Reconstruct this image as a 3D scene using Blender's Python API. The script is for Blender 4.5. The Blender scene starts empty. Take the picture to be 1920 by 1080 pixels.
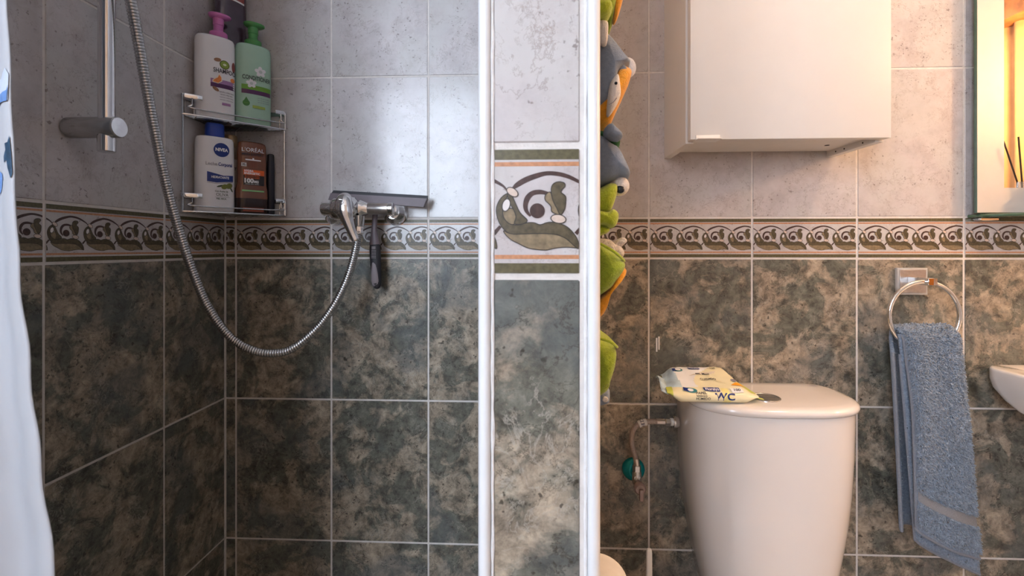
import bpy, bmesh, math, random
from mathutils import Vector, Matrix
from mathutils.geometry import tessellate_polygon

random.seed(7)
PI = math.pi
S = bpy.context.scene
C = S.collection

# ------------------------------------------------------------------ camera, world, exposure
cam_data = bpy.data.cameras.new('camera')
cam = bpy.data.objects.new('camera', cam_data)
C.objects.link(cam)
cam.location = (0.0, -0.973, 1.10)
cam.rotation_euler = (PI / 2, 0, math.atan(38 / 885))
cam_data.sensor_width = 36
cam_data.lens = 36 * 885 / 1920
cam_data.shift_y = -(540 - 466) / 1920
cam_data.clip_start = 0.02
cam_data.dof.use_dof = True
cam_data.dof.focus_distance = 0.92
cam_data.dof.aperture_fstop = 20
S.camera = cam

world = bpy.data.worlds.new('world')
S.world = world
world.use_nodes = True
world.node_tree.nodes['Background'].inputs[0].default_value = (0.5, 0.55, 0.62, 1)
world.node_tree.nodes['Background'].inputs[1].default_value = 0.0

S.view_settings.view_transform = 'Standard'
S.view_settings.look = 'None'
S.view_settings.gamma = 1
S.view_settings.use_curve_mapping = False
S.view_settings.exposure = 0.18

# strengths of the light the room has: window behind the camera, ceiling globe, wall lamp
WINDOW_L = 15
GLOBE_L = 84
SCONCE_L = 370

# ------------------------------------------------------------------ helpers
MATS = {}


def new_mat(name):
    m = bpy.data.materials.new(name)
    m.use_nodes = True
    MATS[name] = m
    nt = m.node_tree
    return m, nt, nt.nodes['Principled BSDF']


def N(nt, kind, **kw):
    n = nt.nodes.new(kind)
    for k, v in kw.items():
        if k in n.inputs:
            n.inputs[k].default_value = v
        else:
            setattr(n, k, v)
    return n


def ramp(nt, stops, fac=None):
    r = nt.nodes.new('ShaderNodeValToRGB')
    el = r.color_ramp.elements
    while len(el) < len(stops):
        el.new(0.5)
    for e, (p, c) in zip(el, stops):
        e.position = p
        e.color = (c[0], c[1], c[2], 1) if hasattr(c, '__len__') else (c, c, c, 1)
    if fac is not None:
        nt.links.new(fac, r.inputs[0])
    return r.outputs[0]


def mix(nt, fac, a, b, blend='MIX'):
    m = nt.nodes.new('ShaderNodeMix')
    m.data_type = 'RGBA'
    m.blend_type = blend
    for sock, v in ((m.inputs[0], fac), (m.inputs[6], a), (m.inputs[7], b)):
        if hasattr(v, 'is_linked'):
            nt.links.new(v, sock)
        elif hasattr(v, '__len__'):
            sock.default_value = (v[0], v[1], v[2], 1)
        else:
            sock.default_value = v
    return m.outputs[2]


def math_n(nt, op, a, b=0.0, clamp=False):
    m = nt.nodes.new('ShaderNodeMath')
    m.operation = op
    m.use_clamp = clamp
    for sock, v in ((m.inputs[0], a), (m.inputs[1], b)):
        if hasattr(v, 'is_linked'):
            nt.links.new(v, sock)
        else:
            sock.default_value = v
    return m.outputs[0]


def plain(name, col, rough=0.5, metal=0.0, noise=0.06, nscale=60, bump=0.0, bscale=200, trans=0.0, coat=0.0, emit=None,
          sheen=0.0, island=0.0, alpha=1.0, ior=1.45):
    """One surface: a base colour with a faint procedural mottling and optional relief."""
    m, nt, b = new_mat(name)
    tc = N(nt, 'ShaderNodeTexCoord')
    n = N(nt, 'ShaderNodeTexNoise', Scale=nscale, Detail=4.0)
    nt.links.new(tc.outputs['Object'], n.inputs['Vector'])
    lo = [max(0, c * (1 - noise)) for c in col]
    hi = [min(1, c * (1 + noise)) for c in col]
    c = ramp(nt, [(0.3, lo), (0.7, hi)], n.outputs[0])
    if island:
        g = N(nt, 'ShaderNodeNewGeometry')
        c = mix(nt, 1.0, c, ramp(nt, [(0, 1 - island), (1, 1 + island * 0.0 + 0)], g.outputs['Random Per Island']), 'MULTIPLY')
    nt.links.new(c, b.inputs['Base Color'])
    b.inputs['Roughness'].default_value = rough
    b.inputs['Metallic'].default_value = metal
    b.inputs['IOR'].default_value = ior
    b.inputs['Transmission Weight'].default_value = trans
    b.inputs['Coat Weight'].default_value = coat
    b.inputs['Coat Roughness'].default_value = 0.08
    b.inputs['Sheen Weight'].default_value = sheen
    b.inputs['Alpha'].default_value = alpha
    if bump:
        n2 = N(nt, 'ShaderNodeTexNoise', Scale=bscale, Detail=3.0)
        nt.links.new(tc.outputs['Object'], n2.inputs['Vector'])
        bp = N(nt, 'ShaderNodeBump', Strength=bump, Distance=0.002)
        nt.links.new(n2.outputs[0], bp.inputs['Height'])
        nt.links.new(bp.outputs[0], b.inputs['Normal'])
    if emit:
        b.inputs['Emission Color'].default_value = (emit[0], emit[1], emit[2], 1)
        b.inputs['Emission Strength'].default_value = emit[3]
    return m


def tile_coords(nt):
    """Object coordinates moved by a per-object random step: every tile gets its own piece of stone print."""
    tc = N(nt, 'ShaderNodeTexCoord')
    oi = N(nt, 'ShaderNodeObjectInfo')
    cx = N(nt, 'ShaderNodeCombineXYZ')
    for i, k in enumerate((37.0, 91.0, 53.0)):
        nt.links.new(math_n(nt, 'ADD', math_n(nt, 'MULTIPLY', oi.outputs['Random'], k), math_n(nt, 'MULTIPLY', oi.outputs['Object Index'], 1.37)), cx.inputs[i])
    add = N(nt, 'ShaderNodeVectorMath', operation='ADD')
    nt.links.new(tc.outputs['Object'], add.inputs[0])
    nt.links.new(cx.outputs[0], add.inputs[1])
    return add.outputs[0]


def noise(nt, vec, scale, detail=4.0, rough=0.5, dist=0.0):
    n = N(nt, 'ShaderNodeTexNoise', Scale=scale, Detail=detail, Roughness=rough, Distortion=dist)
    nt.links.new(vec, n.inputs['Vector'])
    return n.outputs[0]


def vein(nt, vec, scale, width, detail=5.0, dist=0.8, rough=0.55):
    n = noise(nt, vec, scale, detail, rough, dist)
    d = math_n(nt, 'ABSOLUTE', math_n(nt, 'SUBTRACT', n, 0.5))
    return math_n(nt, 'SUBTRACT', 1.0, math_n(nt, 'DIVIDE', d, width), True)


def light_tile(name, marks=1.0):
    m, nt, b = new_mat(name)
    v = tile_coords(nt)
    base = ramp(nt, [(0.34, (0.445, 0.412, 0.414)), (0.5, (0.520, 0.486, 0.490)), (0.66, (0.575, 0.542, 0.546))],
                noise(nt, v, 16, 8, 0.68))
    base = mix(nt, math_n(nt, 'MULTIPLY', ramp(nt, [(0.46, 0), (0.56, 1)], noise(nt, v, 8, 3)), 0.55), base, (0.495, 0.488, 0.474))
    cl = math_n(nt, 'MULTIPLY', ramp(nt, [(0.50, 0), (0.66, 1)], noise(nt, v, 26, 9, 0.72, 0.4)), 0.45 * marks)
    base = mix(nt, cl, base, (0.395, 0.345, 0.332))
    vm = ramp(nt, [(0.42, 0), (0.52, 1)], noise(nt, v, 13, 3))
    ve = math_n(nt, 'MULTIPLY', vein(nt, v, 13, 0.0085, 8, 0.35, 0.66), vm)
    base = mix(nt, math_n(nt, 'MULTIPLY', ve, 0.55 * marks), base, (0.27, 0.215, 0.195))
    vm2 = ramp(nt, [(0.50, 0), (0.56, 1)], noise(nt, v, 19, 3))
    ve2 = math_n(nt, 'MULTIPLY', vein(nt, v, 34, 0.014, 7, 0.6, 0.66), vm2)
    base = mix(nt, math_n(nt, 'MULTIPLY', ve2, 0.45 * marks), base, (0.30, 0.245, 0.22))
    pit = ramp(nt, [(0.30, 1), (0.36, 0)], noise(nt, v, 190, 2, 0.5))
    pm = ramp(nt, [(0.46, 0), (0.56, 1)], noise(nt, v, 26, 3))
    base = mix(nt, math_n(nt, 'MULTIPLY', math_n(nt, 'MULTIPLY', pit, pm), 0.75 * marks), base, (0.20, 0.17, 0.16))
    nt.links.new(base, b.inputs['Base Color'])
    b.inputs['Roughness'].default_value = 0.20
    bp = N(nt, 'ShaderNodeBump', Strength=0.10, Distance=0.002)
    nt.links.new(noise(nt, v, 22, 3), bp.inputs['Height'])
    nt.links.new(bp.outputs[0], b.inputs['Normal'])


def dark_tile(name):
    m, nt, b = new_mat(name)
    v = tile_coords(nt)
    n0 = noise(nt, v, 15, 10, 0.66, 0.5)
    patchm = ramp(nt, [(0.455, 0), (0.545, 1)], n0)
    base = mix(nt, patchm, (0.136, 0.136, 0.112), (0.335, 0.278, 0.212))
    n1 = noise(nt, v, 42, 12, 0.76, 0.4)
    base = mix(nt, 1.0, base, ramp(nt, [(0.36, 0.30), (0.46, 0.72), (0.54, 1.05), (0.66, 1.55)], n1), 'MULTIPLY')
    bl = ramp(nt, [(0.52, 0), (0.62, 1)], noise(nt, v, 7, 4, 0.55, 0.4))
    base = mix(nt, math_n(nt, 'MULTIPLY', bl, 0.50), base, (0.105, 0.124, 0.130))
    crack = math_n(nt, 'MULTIPLY', math_n(nt, 'SUBTRACT', 1.0, math_n(nt, 'DIVIDE', math_n(nt, 'ABSOLUTE', math_n(nt, 'SUBTRACT', n0, 0.462)), 0.010), True),
                   ramp(nt, [(0.42, 0), (0.52, 1)], noise(nt, v, 15, 3)))
    base = mix(nt, math_n(nt, 'MULTIPLY', crack, 0.85), base, (0.036, 0.030, 0.020))
    ve = math_n(nt, 'MULTIPLY', vein(nt, v, 26, 0.012, 8, 0.5, 0.66), ramp(nt, [(0.46, 0), (0.54, 1)], noise(nt, v, 16, 3)))
    base = mix(nt, math_n(nt, 'MULTIPLY', ve, 0.7), base, (0.040, 0.034, 0.024))
    vl = math_n(nt, 'MULTIPLY', vein(nt, v, 38, 0.018, 6, 0.8, 0.64), ramp(nt, [(0.52, 0), (0.60, 1)], noise(nt, v, 20, 3)))
    base = mix(nt, math_n(nt, 'MULTIPLY', vl, 0.6), base, (0.42, 0.39, 0.34))
    pit = math_n(nt, 'MULTIPLY', ramp(nt, [(0.31, 1), (0.37, 0)], noise(nt, v, 150, 2)), ramp(nt, [(0.44, 0), (0.54, 1)], noise(nt, v, 22, 2)))
    base = mix(nt, math_n(nt, 'MULTIPLY', pit, 0.8), base, (0.030, 0.025, 0.018))
    nt.links.new(base, b.inputs['Base Color'])
    b.inputs['Roughness'].default_value = 0.30
    bp = N(nt, 'ShaderNodeBump', Strength=0.12, Distance=0.002)
    nt.links.new(n1, bp.inputs['Height'])
    nt.links.new(bp.outputs[0], b.inputs['Normal'])


light_tile('light_tile')
dark_tile('dark_tile')
light_tile('border_ground', 0.8)
plain('grout', (0.66, 0.62, 0.59), 0.85, noise=0.08, nscale=90, bump=0.3, bscale=400)
plain('vine_brown', (0.052, 0.026, 0.022), 0.35, noise=0.35, nscale=300)
plain('leaf_dark', (0.085, 0.068, 0.038), 0.35, noise=0.35, nscale=260)
plain('leaf_light', (0.205, 0.155, 0.092), 0.35, noise=0.3, nscale=240)
plain('bead_tan', (0.56, 0.45, 0.38), 0.35, noise=0.15, nscale=300)
plain('print_outline', (0.030, 0.024, 0.020), 0.35)
plain('band_orange', (0.46, 0.215, 0.11), 0.35, noise=0.2, nscale=300)
plain('band_olive', (0.098, 0.085, 0.042), 0.35, noise=0.3, nscale=300)
plain('white_oval', (0.62, 0.58, 0.57), 0.35)
plain('plaster', (0.66, 0.65, 0.65), 0.8, noise=0.04, nscale=8)
plain('ceiling_paint', (0.80, 0.78, 0.75), 0.9, noise=0.03)
plain('floor_tile', (0.40, 0.33, 0.26), 0.35, noise=0.3, nscale=12)
plain('white_pvc', (0.72, 0.73, 0.75), 0.28, noise=0.02)
plain('caulk', (0.74, 0.73, 0.73), 0.7, noise=0.06, nscale=120, bump=0.6, bscale=260)
plain('chrome', (0.78, 0.78, 0.79), 0.09, 1.0, noise=0.02)
plain('chrome_dull', (0.55, 0.55, 0.56), 0.26, 1.0, noise=0.05)
plain('chrome_brushed', (0.62, 0.58, 0.56), 0.30, 1.0, noise=0.08, nscale=200)
plain('steel_wire', (0.62, 0.62, 0.63), 0.18, 1.0, noise=0.05)
plain('groove', (0.10, 0.10, 0.10), 0.4, 0.8)
plain('melamine', (0.71, 0.69, 0.665), 0.36, noise=0.015, nscale=20)
plain('melamine_inner', (0.71, 0.69, 0.665), 0.45, noise=0.02)
plain('hole_shade', (0.02, 0.018, 0.016), 0.8)  # flat discs: the shade inside a hole is put into the colour
plain('ceramic', (0.77, 0.735, 0.715), 0.09, noise=0.012, nscale=10, coat=0.5)
plain('seat_plastic', (0.80, 0.78, 0.76), 0.25, noise=0.02)
plain('braid', (0.42, 0.35, 0.32), 0.42, 0.5, noise=0.3, nscale=900, bump=0.6, bscale=900)
plain('teal_cup', (0.008, 0.33, 0.38), 0.14, 0.5, noise=0.1)
plain('tag_white', (0.72, 0.70, 0.68), 0.6)
plain('paper', (0.84, 0.81, 0.78), 0.9, noise=0.03, nscale=60, bump=0.3, bscale=300)
plain('cardboard', (0.42, 0.33, 0.24), 0.9)
plain('white_plastic', (0.80, 0.79, 0.77), 0.35, noise=0.03)
plain('towel_base', (0.24, 0.30, 0.39), 0.95, noise=0.2, nscale=300, bump=0.6, bscale=900)
plain('towel_pile', (0.31, 0.385, 0.49), 0.9, noise=0.22, nscale=120, sheen=0.4, island=0.42)
plain('towel_hem', (0.25, 0.275, 0.325), 0.9, noise=0.1, nscale=400, bump=0.6, bscale=900)
plain('towel_band', (0.30, 0.30, 0.315), 0.85, noise=0.12, nscale=700, bump=0.7, bscale=900)
plain('clear_acrylic', (0.86, 0.84, 0.82), 0.12, trans=0.55, noise=0.02)
plain('knob_pink', (0.42, 0.31, 0.29), 0.2, trans=0.3)
plain('copper_mark', (0.50, 0.17, 0.03), 0.25, 0.7)
plain('mirror_glass', (0.93, 0.93, 0.92), 0.0, 1.0, noise=0.0)
plain('frosted_glass', (0.55, 0.54, 0.53), 0.42, 0.25, noise=0.02)
plain('glass_edge', (0.045, 0.10, 0.065), 0.1, noise=0.1, coat=0.6)
plain('shelf_glass', (0.10, 0.20, 0.14), 0.06, trans=0.6, noise=0.02)
plain('reed', (0.06, 0.04, 0.03), 0.8)
plain('diffuser_glass', (0.80, 0.72, 0.66), 0.05, trans=0.7, noise=0.02)
plain('diffuser_label', (0.78, 0.74, 0.70), 0.6)
plain('wood', (0.30, 0.13, 0.045), 0.45, noise=0.35, nscale=25)
plain('yellow_curtain', (0.54, 0.31, 0.15), 0.9, noise=0.08, nscale=20)
plain('shower_curtain', (0.43, 0.44, 0.47), 0.55, noise=0.04, nscale=6)
plain('print_blue', (0.12, 0.24, 0.52), 0.55)
plain('print_navy', (0.015, 0.05, 0.10), 0.55, noise=0.4, nscale=150)
plain('print_pale', (0.50, 0.56, 0.68), 0.55)
plain('rubber_black', (0.018, 0.017, 0.022), 0.55, noise=0.2)
plain('mauve_plastic', (0.135, 0.105, 0.118), 0.45, noise=0.06)
plain('mauve_light', (0.19, 0.16, 0.17), 0.5)
plain('lamp_opal', (0.9, 0.85, 0.8), 0.4, emit=(1.0, 0.72, 0.48, GLOBE_L))
plain('sconce_opal', (0.9, 0.7, 0.5), 0.4, emit=(1.0, 0.56, 0.25, SCONCE_L))
plain('daylight_pane', (0.9, 0.9, 0.95), 0.4, emit=(0.72, 0.84, 1.0, WINDOW_L))
# bottles
plain('white_bottle', (0.76, 0.75, 0.77), 0.24, noise=0.015)
plain('pink_pump', (0.56, 0.17, 0.43), 0.3, noise=0.04)
plain('mint_bottle', (0.37, 0.56, 0.44), 0.24, noise=0.02)
plain('green_pump', (0.075, 0.29, 0.085), 0.3, noise=0.04)
plain('purple_bottle', (0.060, 0.038, 0.060), 0.10, noise=0.15, coat=0.5)
plain('ink', (0.020, 0.018, 0.026), 0.5)
plain('ink_grey', (0.22, 0.21, 0.24), 0.5)
plain('band_lilac', (0.36, 0.19, 0.38), 0.3)
plain('band_plum', (0.085, 0.020, 0.090), 0.3)
plain('band_leaf', (0.13, 0.34, 0.035), 0.3)
plain('gold_green', (0.33, 0.42, 0.08), 0.25, 0.3)
plain('drop_green', (0.045, 0.20, 0.035), 0.4)
plain('kiwi_skin', (0.10, 0.11, 0.02), 0.5)
plain('kiwi_flesh', (0.24, 0.34, 0.05), 0.5)
plain('kiwi_core', (0.70, 0.72, 0.50), 0.5)
plain('almond', (0.30, 0.15, 0.08), 0.5, noise=0.2, nscale=300)
plain('grape', (0.24, 0.05, 0.045), 0.4)
plain('orange_fruit', (0.78, 0.24, 0.055), 0.45, noise=0.15, nscale=300)
plain('peel_white', (0.82, 0.70, 0.56), 0.5)
plain('petal', (0.76, 0.76, 0.79), 0.5)
plain('petal_heart', (0.52, 0.58, 0.57), 0.5)  # printed tone of the flower centre
plain('lotion_blue', (0.010, 0.042, 0.30), 0.28)
plain('label_blue', (0.008, 0.030, 0.20), 0.35)
plain('print_white', (0.82, 0.82, 0.84), 0.45)
plain('olive_fruit', (0.16, 0.17, 0.03), 0.35)
plain('olive_leaf', (0.05, 0.07, 0.03), 0.45)
plain('brown_gel', (0.175, 0.056, 0.024), 0.13, noise=0.1, nscale=30, coat=0.4)
plain('brown_gel_low', (0.030, 0.014, 0.012), 0.2)
plain('label_orange', (0.80, 0.13, 0.015), 0.4)
plain('label_black', (0.022, 0.018, 0.018), 0.4)
plain('label_green', (0.24, 0.50, 0.20), 0.4)
plain('label_rust', (0.30, 0.060, 0.028), 0.4)
plain('gold_cap', (0.42, 0.30, 0.17), 0.3, 0.5)
plain('amber_bottle', (0.33, 0.24, 0.17), 0.2)
plain('navy_bottle', (0.012, 0.012, 0.022), 0.3)
# wipes
plain('film_cream', (0.80, 0.74, 0.50), 0.32, noise=0.06, nscale=30, bump=0.25, bscale=60)
plain('film_white', (0.82, 0.83, 0.84), 0.32, noise=0.04, nscale=30, bump=0.25, bscale=60)
plain('film_yellow', (0.80, 0.72, 0.30), 0.32, noise=0.06, nscale=30)
plain('film_blue', (0.46, 0.60, 0.70), 0.32, noise=0.2, nscale=50)
plain('film_green', (0.50, 0.56, 0.10), 0.32, noise=0.1, nscale=30)
plain('film_tan', (0.70, 0.62, 0.52), 0.4)
plain('film_teal', (0.03, 0.20, 0.24), 0.35)
plain('film_orange', (0.85, 0.35, 0.02), 0.4)
# organizer
plain('felt_green', (0.30, 0.40, 0.025), 0.95, noise=0.15, nscale=400, bump=0.5, bscale=900, sheen=0.3)
plain('felt_lime', (0.40, 0.50, 0.03), 0.95, noise=0.12, nscale=400, bump=0.5, bscale=900, sheen=0.3)
plain('felt_orange', (0.80, 0.34, 0.02), 0.95, noise=0.12, nscale=400, bump=0.5, bscale=900, sheen=0.3)
plain('felt_white', (0.76, 0.71, 0.68), 0.95, noise=0.06, nscale=400, bump=0.5, bscale=900)
plain('felt_bluegrey', (0.22, 0.27, 0.36), 0.9, noise=0.08, nscale=400, bump=0.3, bscale=900)
plain('felt_darkgreen', (0.012, 0.085, 0.03), 0.95, noise=0.15, nscale=400)
plain('felt_terry', (0.62, 0.55, 0.50), 0.95, noise=0.25, nscale=500, bump=1.0, bscale=500)
plain('button_black', (0.012, 0.02, 0.035), 0.25)


def link(name, me, mat=None, parent=None, base=None):
    """One mesh as one object; vertices are given in world space and the parent's base is taken off again."""
    o = bpy.data.objects.new(name, me)
    C.objects.link(o)
    if mat is not None and not me.materials:
        me.materials.append(MATS[mat])
    if parent is not None:
        o.parent = parent
        b = parent.get('_inv')
        if b is not None:
            o.matrix_parent_inverse = Matrix([b[i * 4:i * 4 + 4] for i in range(4)])
    return o


def obj(name, bm, mat, parent=None, smooth=True, angle=None):
    me = bpy.data.meshes.new(name)
    bmesh.ops.recalc_face_normals(bm, faces=bm.faces)
    bm.to_mesh(me)
    bm.free()
    if smooth:
        for p in me.polygons:
            p.use_smooth = True
        if angle is None:
            angle = 40
        me.set_sharp_from_angle(angle=math.radians(angle))
    return link(name, me, mat, parent)


def tag(o, label, cat, group=None):
    o['label'] = label
    o['category'] = cat
    if group:
        o['group'] = group
    return o


def thing(name, label, cat, loc=(0, 0, 0), rotz=0.0, group=None):
    o = bpy.data.objects.new(name, None)
    o.empty_display_size = 0.02
    C.objects.link(o)
    o.location = loc
    o.rotation_euler = (0, 0, rotz)
    return tag(o, label, cat, group)


def world_thing(name, label, cat, loc, group=None):
    """An Empty at the thing's base whose parts are written in world coordinates."""
    o = thing(name, label, cat, loc, 0, group)
    inv = Matrix.Translation(Vector(loc)).inverted()
    o['_inv'] = [v for row in inv for v in row]
    return o


def struct(o):
    o['kind'] = 'structure'
    return o


def add_box(bm, lo, hi, bevel=0.0, seg=1):
    r = bmesh.ops.create_cube(bm, size=1.0)
    vs = r['verts']
    c = [(a + b) / 2 for a, b in zip(lo, hi)]
    s = [abs(b - a) for a, b in zip(lo, hi)]
    for v in vs:
        v.co = Vector((c[i] + v.co[i] * s[i] for i in range(3)))
    if bevel:
        es = list({e for v in vs for e in v.link_edges})
        bmesh.ops.bevel(bm, geom=es, offset=bevel, segments=seg, profile=0.5, affect='EDGES')
    return bm


def box(lo, hi, bevel=0.0, seg=1):
    return add_box(bmesh.new(), lo, hi, bevel, seg)


def skin_rings(bm, rings, closed=True, cap=True):
    """Quads between successive rings of points (all the same length)."""
    vr = [[bm.verts.new(p) for p in r] for r in rings]
    n = len(vr[0])
    for a, b in zip(vr, vr[1:]):
        for i in range(n if closed else n - 1):
            j = (i + 1) % n
            try:
                bm.faces.new((a[i], a[j], b[j], b[i]))
            except ValueError:
                pass
    if cap and closed:
        bm.faces.new(list(reversed(vr[0])))
        bm.faces.new(vr[-1])
    return bm


def add_lathe(bm, prof, origin=(0, 0, 0), axis='Z', n=32):
    """prof: (distance along the axis, radius)."""
    o = Vector(origin)
    rings = []
    for h, r in prof:
        ring = []
        for i in range(n):
            a = 2 * PI * i / n
            x, y = r * math.cos(a), r * math.sin(a)
            p = {'Z': (x, y, h), 'X': (h, x, y), 'Y': (x, -h, y)}[axis]
            ring.append(o + Vector(p))
        rings.append(ring)
    return skin_rings(bm, rings)


def lathe(prof, origin=(0, 0, 0), axis='Z', n=32):
    return add_lathe(bmesh.new(), prof, origin, axis, n)


def catmull(pts, k=6, closed=False):
    out = []
    n = len(pts)
    rng = n if closed else n - 1
    for i in range(rng):
        if closed:
            p0, p1, p2, p3 = pts[(i - 1) % n], pts[i], pts[(i + 1) % n], pts[(i + 2) % n]
        else:
            p0, p1, p2, p3 = pts[max(i - 1, 0)], pts[i], pts[i + 1], pts[min(i + 2, n - 1)]
        for j in range(k):
            t = j / k
            out.append(tuple(0.5 * (2 * b + (c - a) * t + (2 * a - 5 * b + 4 * c - d) * t * t + (3 * b - a - 3 * c + d) * t ** 3)
                             for a, b, c, d in zip(p0, p1, p2, p3)))
    if not closed:
        out.append(tuple(pts[-1]))
    return out


def add_tube(bm, pts, rad, n=10, closed=False, squash=None, up=None):
    """A tube along a path; rad a number or one per point; squash flattens it along `up`."""
    P = [Vector(p) for p in pts]
    m = len(P)
    R = rad if hasattr(rad, '__len__') else [rad] * m
    T = []
    for i in range(m):
        a = P[(i - 1) % m] if closed or i else P[0]
        b = P[(i + 1) % m] if closed or i < m - 1 else P[-1]
        T.append((b - a).normalized())
    u = Vector(up) if up else (Vector((0, 0, 1)) if abs(T[0].z) < 0.9 else Vector((0, 1, 0)))
    rings = []
    for i in range(m):
        t = T[i]
        u = (u - t * u.dot(t))
        u = u.normalized() if u.length > 1e-6 else t.orthogonal().normalized()
        w = t.cross(u)
        q = 1.0 if squash is None else (squash[i] if hasattr(squash, '__len__') else squash)
        rings.append([P[i] + u * (math.cos(2 * PI * k / n) * R[i] * q) + w * (math.sin(2 * PI * k / n) * R[i]) for k in range(n)])
    if closed:
        rings.append(rings[0])
        vr = [[bm.verts.new(p) for p in r] for r in rings[:-1]]
        for i in range(m):
            a, b = vr[i], vr[(i + 1) % m]
            for k in range(n):
                bm.faces.new((a[k], a[(k + 1) % n], b[(k + 1) % n], b[k]))
        return bm
    return skin_rings(bm, rings)


def tube(pts, rad, n=10, closed=False, squash=None, up=None):
    return add_tube(bmesh.new(), pts, rad, n, closed, squash, up)


def add_prism(bm, poly, to3, depth):
    """A 2-D outline as a solid: to3(x, y, k) with k = 0 front, 1 back (times depth)."""
    a = [bm.verts.new(to3(x, y, 0)) for x, y in poly]
    b = [bm.verts.new(to3(x, y, depth)) for x, y in poly]
    n = len(poly)
    for i in range(n):
        j = (i + 1) % n
        bm.faces.new((a[i], a[j], b[j], b[i]))
    for tri in tessellate_polygon([[Vector((x, y, 0)) for x, y in poly]]):
        for r in (a, b):
            try:
                bm.faces.new([r[i] for i in tri])
            except ValueError:
                pass
    return bm


def superellipse(rx, ry, e, n=48):
    out = []
    for i in range(n):
        a = 2 * PI * i / n
        ca, sa = math.cos(a), math.sin(a)
        out.append((rx * math.copysign(abs(ca) ** (2 / e), ca), ry * math.copysign(abs(sa) ** (2 / e), sa)))
    return out


def loft(prof, e=2.5, n=48):
    """prof: (z, rx, ry[, x shift]) superellipse rings."""
    bm = bmesh.new()
    return skin_rings(bm, [[Vector((x + (p[3] if len(p) > 3 else 0), y, p[0])) for x, y in superellipse(p[1], p[2], e, n)] for p in prof])


# ---- flat print: polygons and lettering carried by a surface function f(x, y) -> point
_txt = {}


def text_geo(s, size, bold=0.0):
    key = (s, bold)
    if key not in _txt:
        cu = bpy.data.curves.new('t', 'FONT')
        cu.body = s
        cu.size = 1.0
        cu.align_x = 'CENTER'
        cu.align_y = 'CENTER'
        cu.resolution_u = 3
        cu.offset = bold
        o = bpy.data.objects.new('t', cu)
        C.objects.link(o)
        dg = bpy.context.evaluated_depsgraph_get()
        me = bpy.data.meshes.new_from_object(o.evaluated_get(dg))
        _txt[key] = ([(v.co.x, v.co.y) for v in me.vertices], [tuple(p.vertices) for p in me.polygons])
        bpy.data.objects.remove(o)
        bpy.data.curves.remove(cu)
        bpy.data.meshes.remove(me)
    vs, fs = _txt[key]
    return [(x * size, y * size) for x, y in vs], fs


def lettering(s, size, pos, f, mat, parent, width=None, bold=0.02, name='lettering', skew=0.0):
    vs, fs = text_geo(s, size, bold)
    k = 1.0
    if width:
        w = max(v[0] for v in vs) - min(v[0] for v in vs)
        k = width / w
    me = bpy.data.meshes.new(name)
    me.from_pydata([tuple(f(pos[0] + (x + skew * y) * k, pos[1] + y)) for x, y in vs], [], fs)
    return link(name, me, mat, parent)


def patch(poly, f, mat, parent, name='print', step=0.006):
    """A printed area: the outline is cut finely enough to follow the surface."""
    bm = bmesh.new()
    vs = [bm.verts.new((x, y, 0)) for x, y in poly]
    for tri in tessellate_polygon([[Vector((x, y, 0)) for x, y in poly]]):
        try:
            bm.faces.new([vs[i] for i in tri])
        except ValueError:
            pass
    for _ in range(4):
        es = [e for e in bm.edges if e.calc_length() > step]
        if not es:
            break
        bmesh.ops.subdivide_edges(bm, edges=es, cuts=1)
        bmesh.ops.triangulate(bm, faces=bm.faces)
    for v in bm.verts:
        v.co = Vector(f(v.co.x, v.co.y))
    me = bpy.data.meshes.new(name)
    bm.to_mesh(me)
    bm.free()
    return link(name, me, mat, parent)


def rect(x0, y0, x1, y1):
    return [(x0, y0), (x1, y0), (x1, y1), (x0, y1)]


def disc(cx, cy, rx, ry=None, rot=0.0, n=20):
    ry = ry or rx
    return [(cx + rx * math.cos(a) * math.cos(rot) - ry * math.sin(a) * math.sin(rot),
             cy + rx * math.cos(a) * math.sin(rot) + ry * math.sin(a) * math.cos(rot)) for a in (2 * PI * i / n for i in range(n))]


# ------------------------------------------------------------------ tiled walls
TW, TH, GAP = 0.2058, 0.2966, 0.0036
ZB0, ZB1 = 1.0797, 1.1627
CUT = 5
ROWS = [(0.0, 0.19, 'd'), (0.19, 0.4865, 'd'), (0.4865, 0.783, 'd'), (0.783, ZB0, 'd'), (ZB0, ZB1, 'b'),
        (ZB1, 1.459, 'l'), (1.459, 1.7555, 'l'), (1.7555, 2.052, 'l'), (2.052, 2.3485, 'l')]

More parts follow.
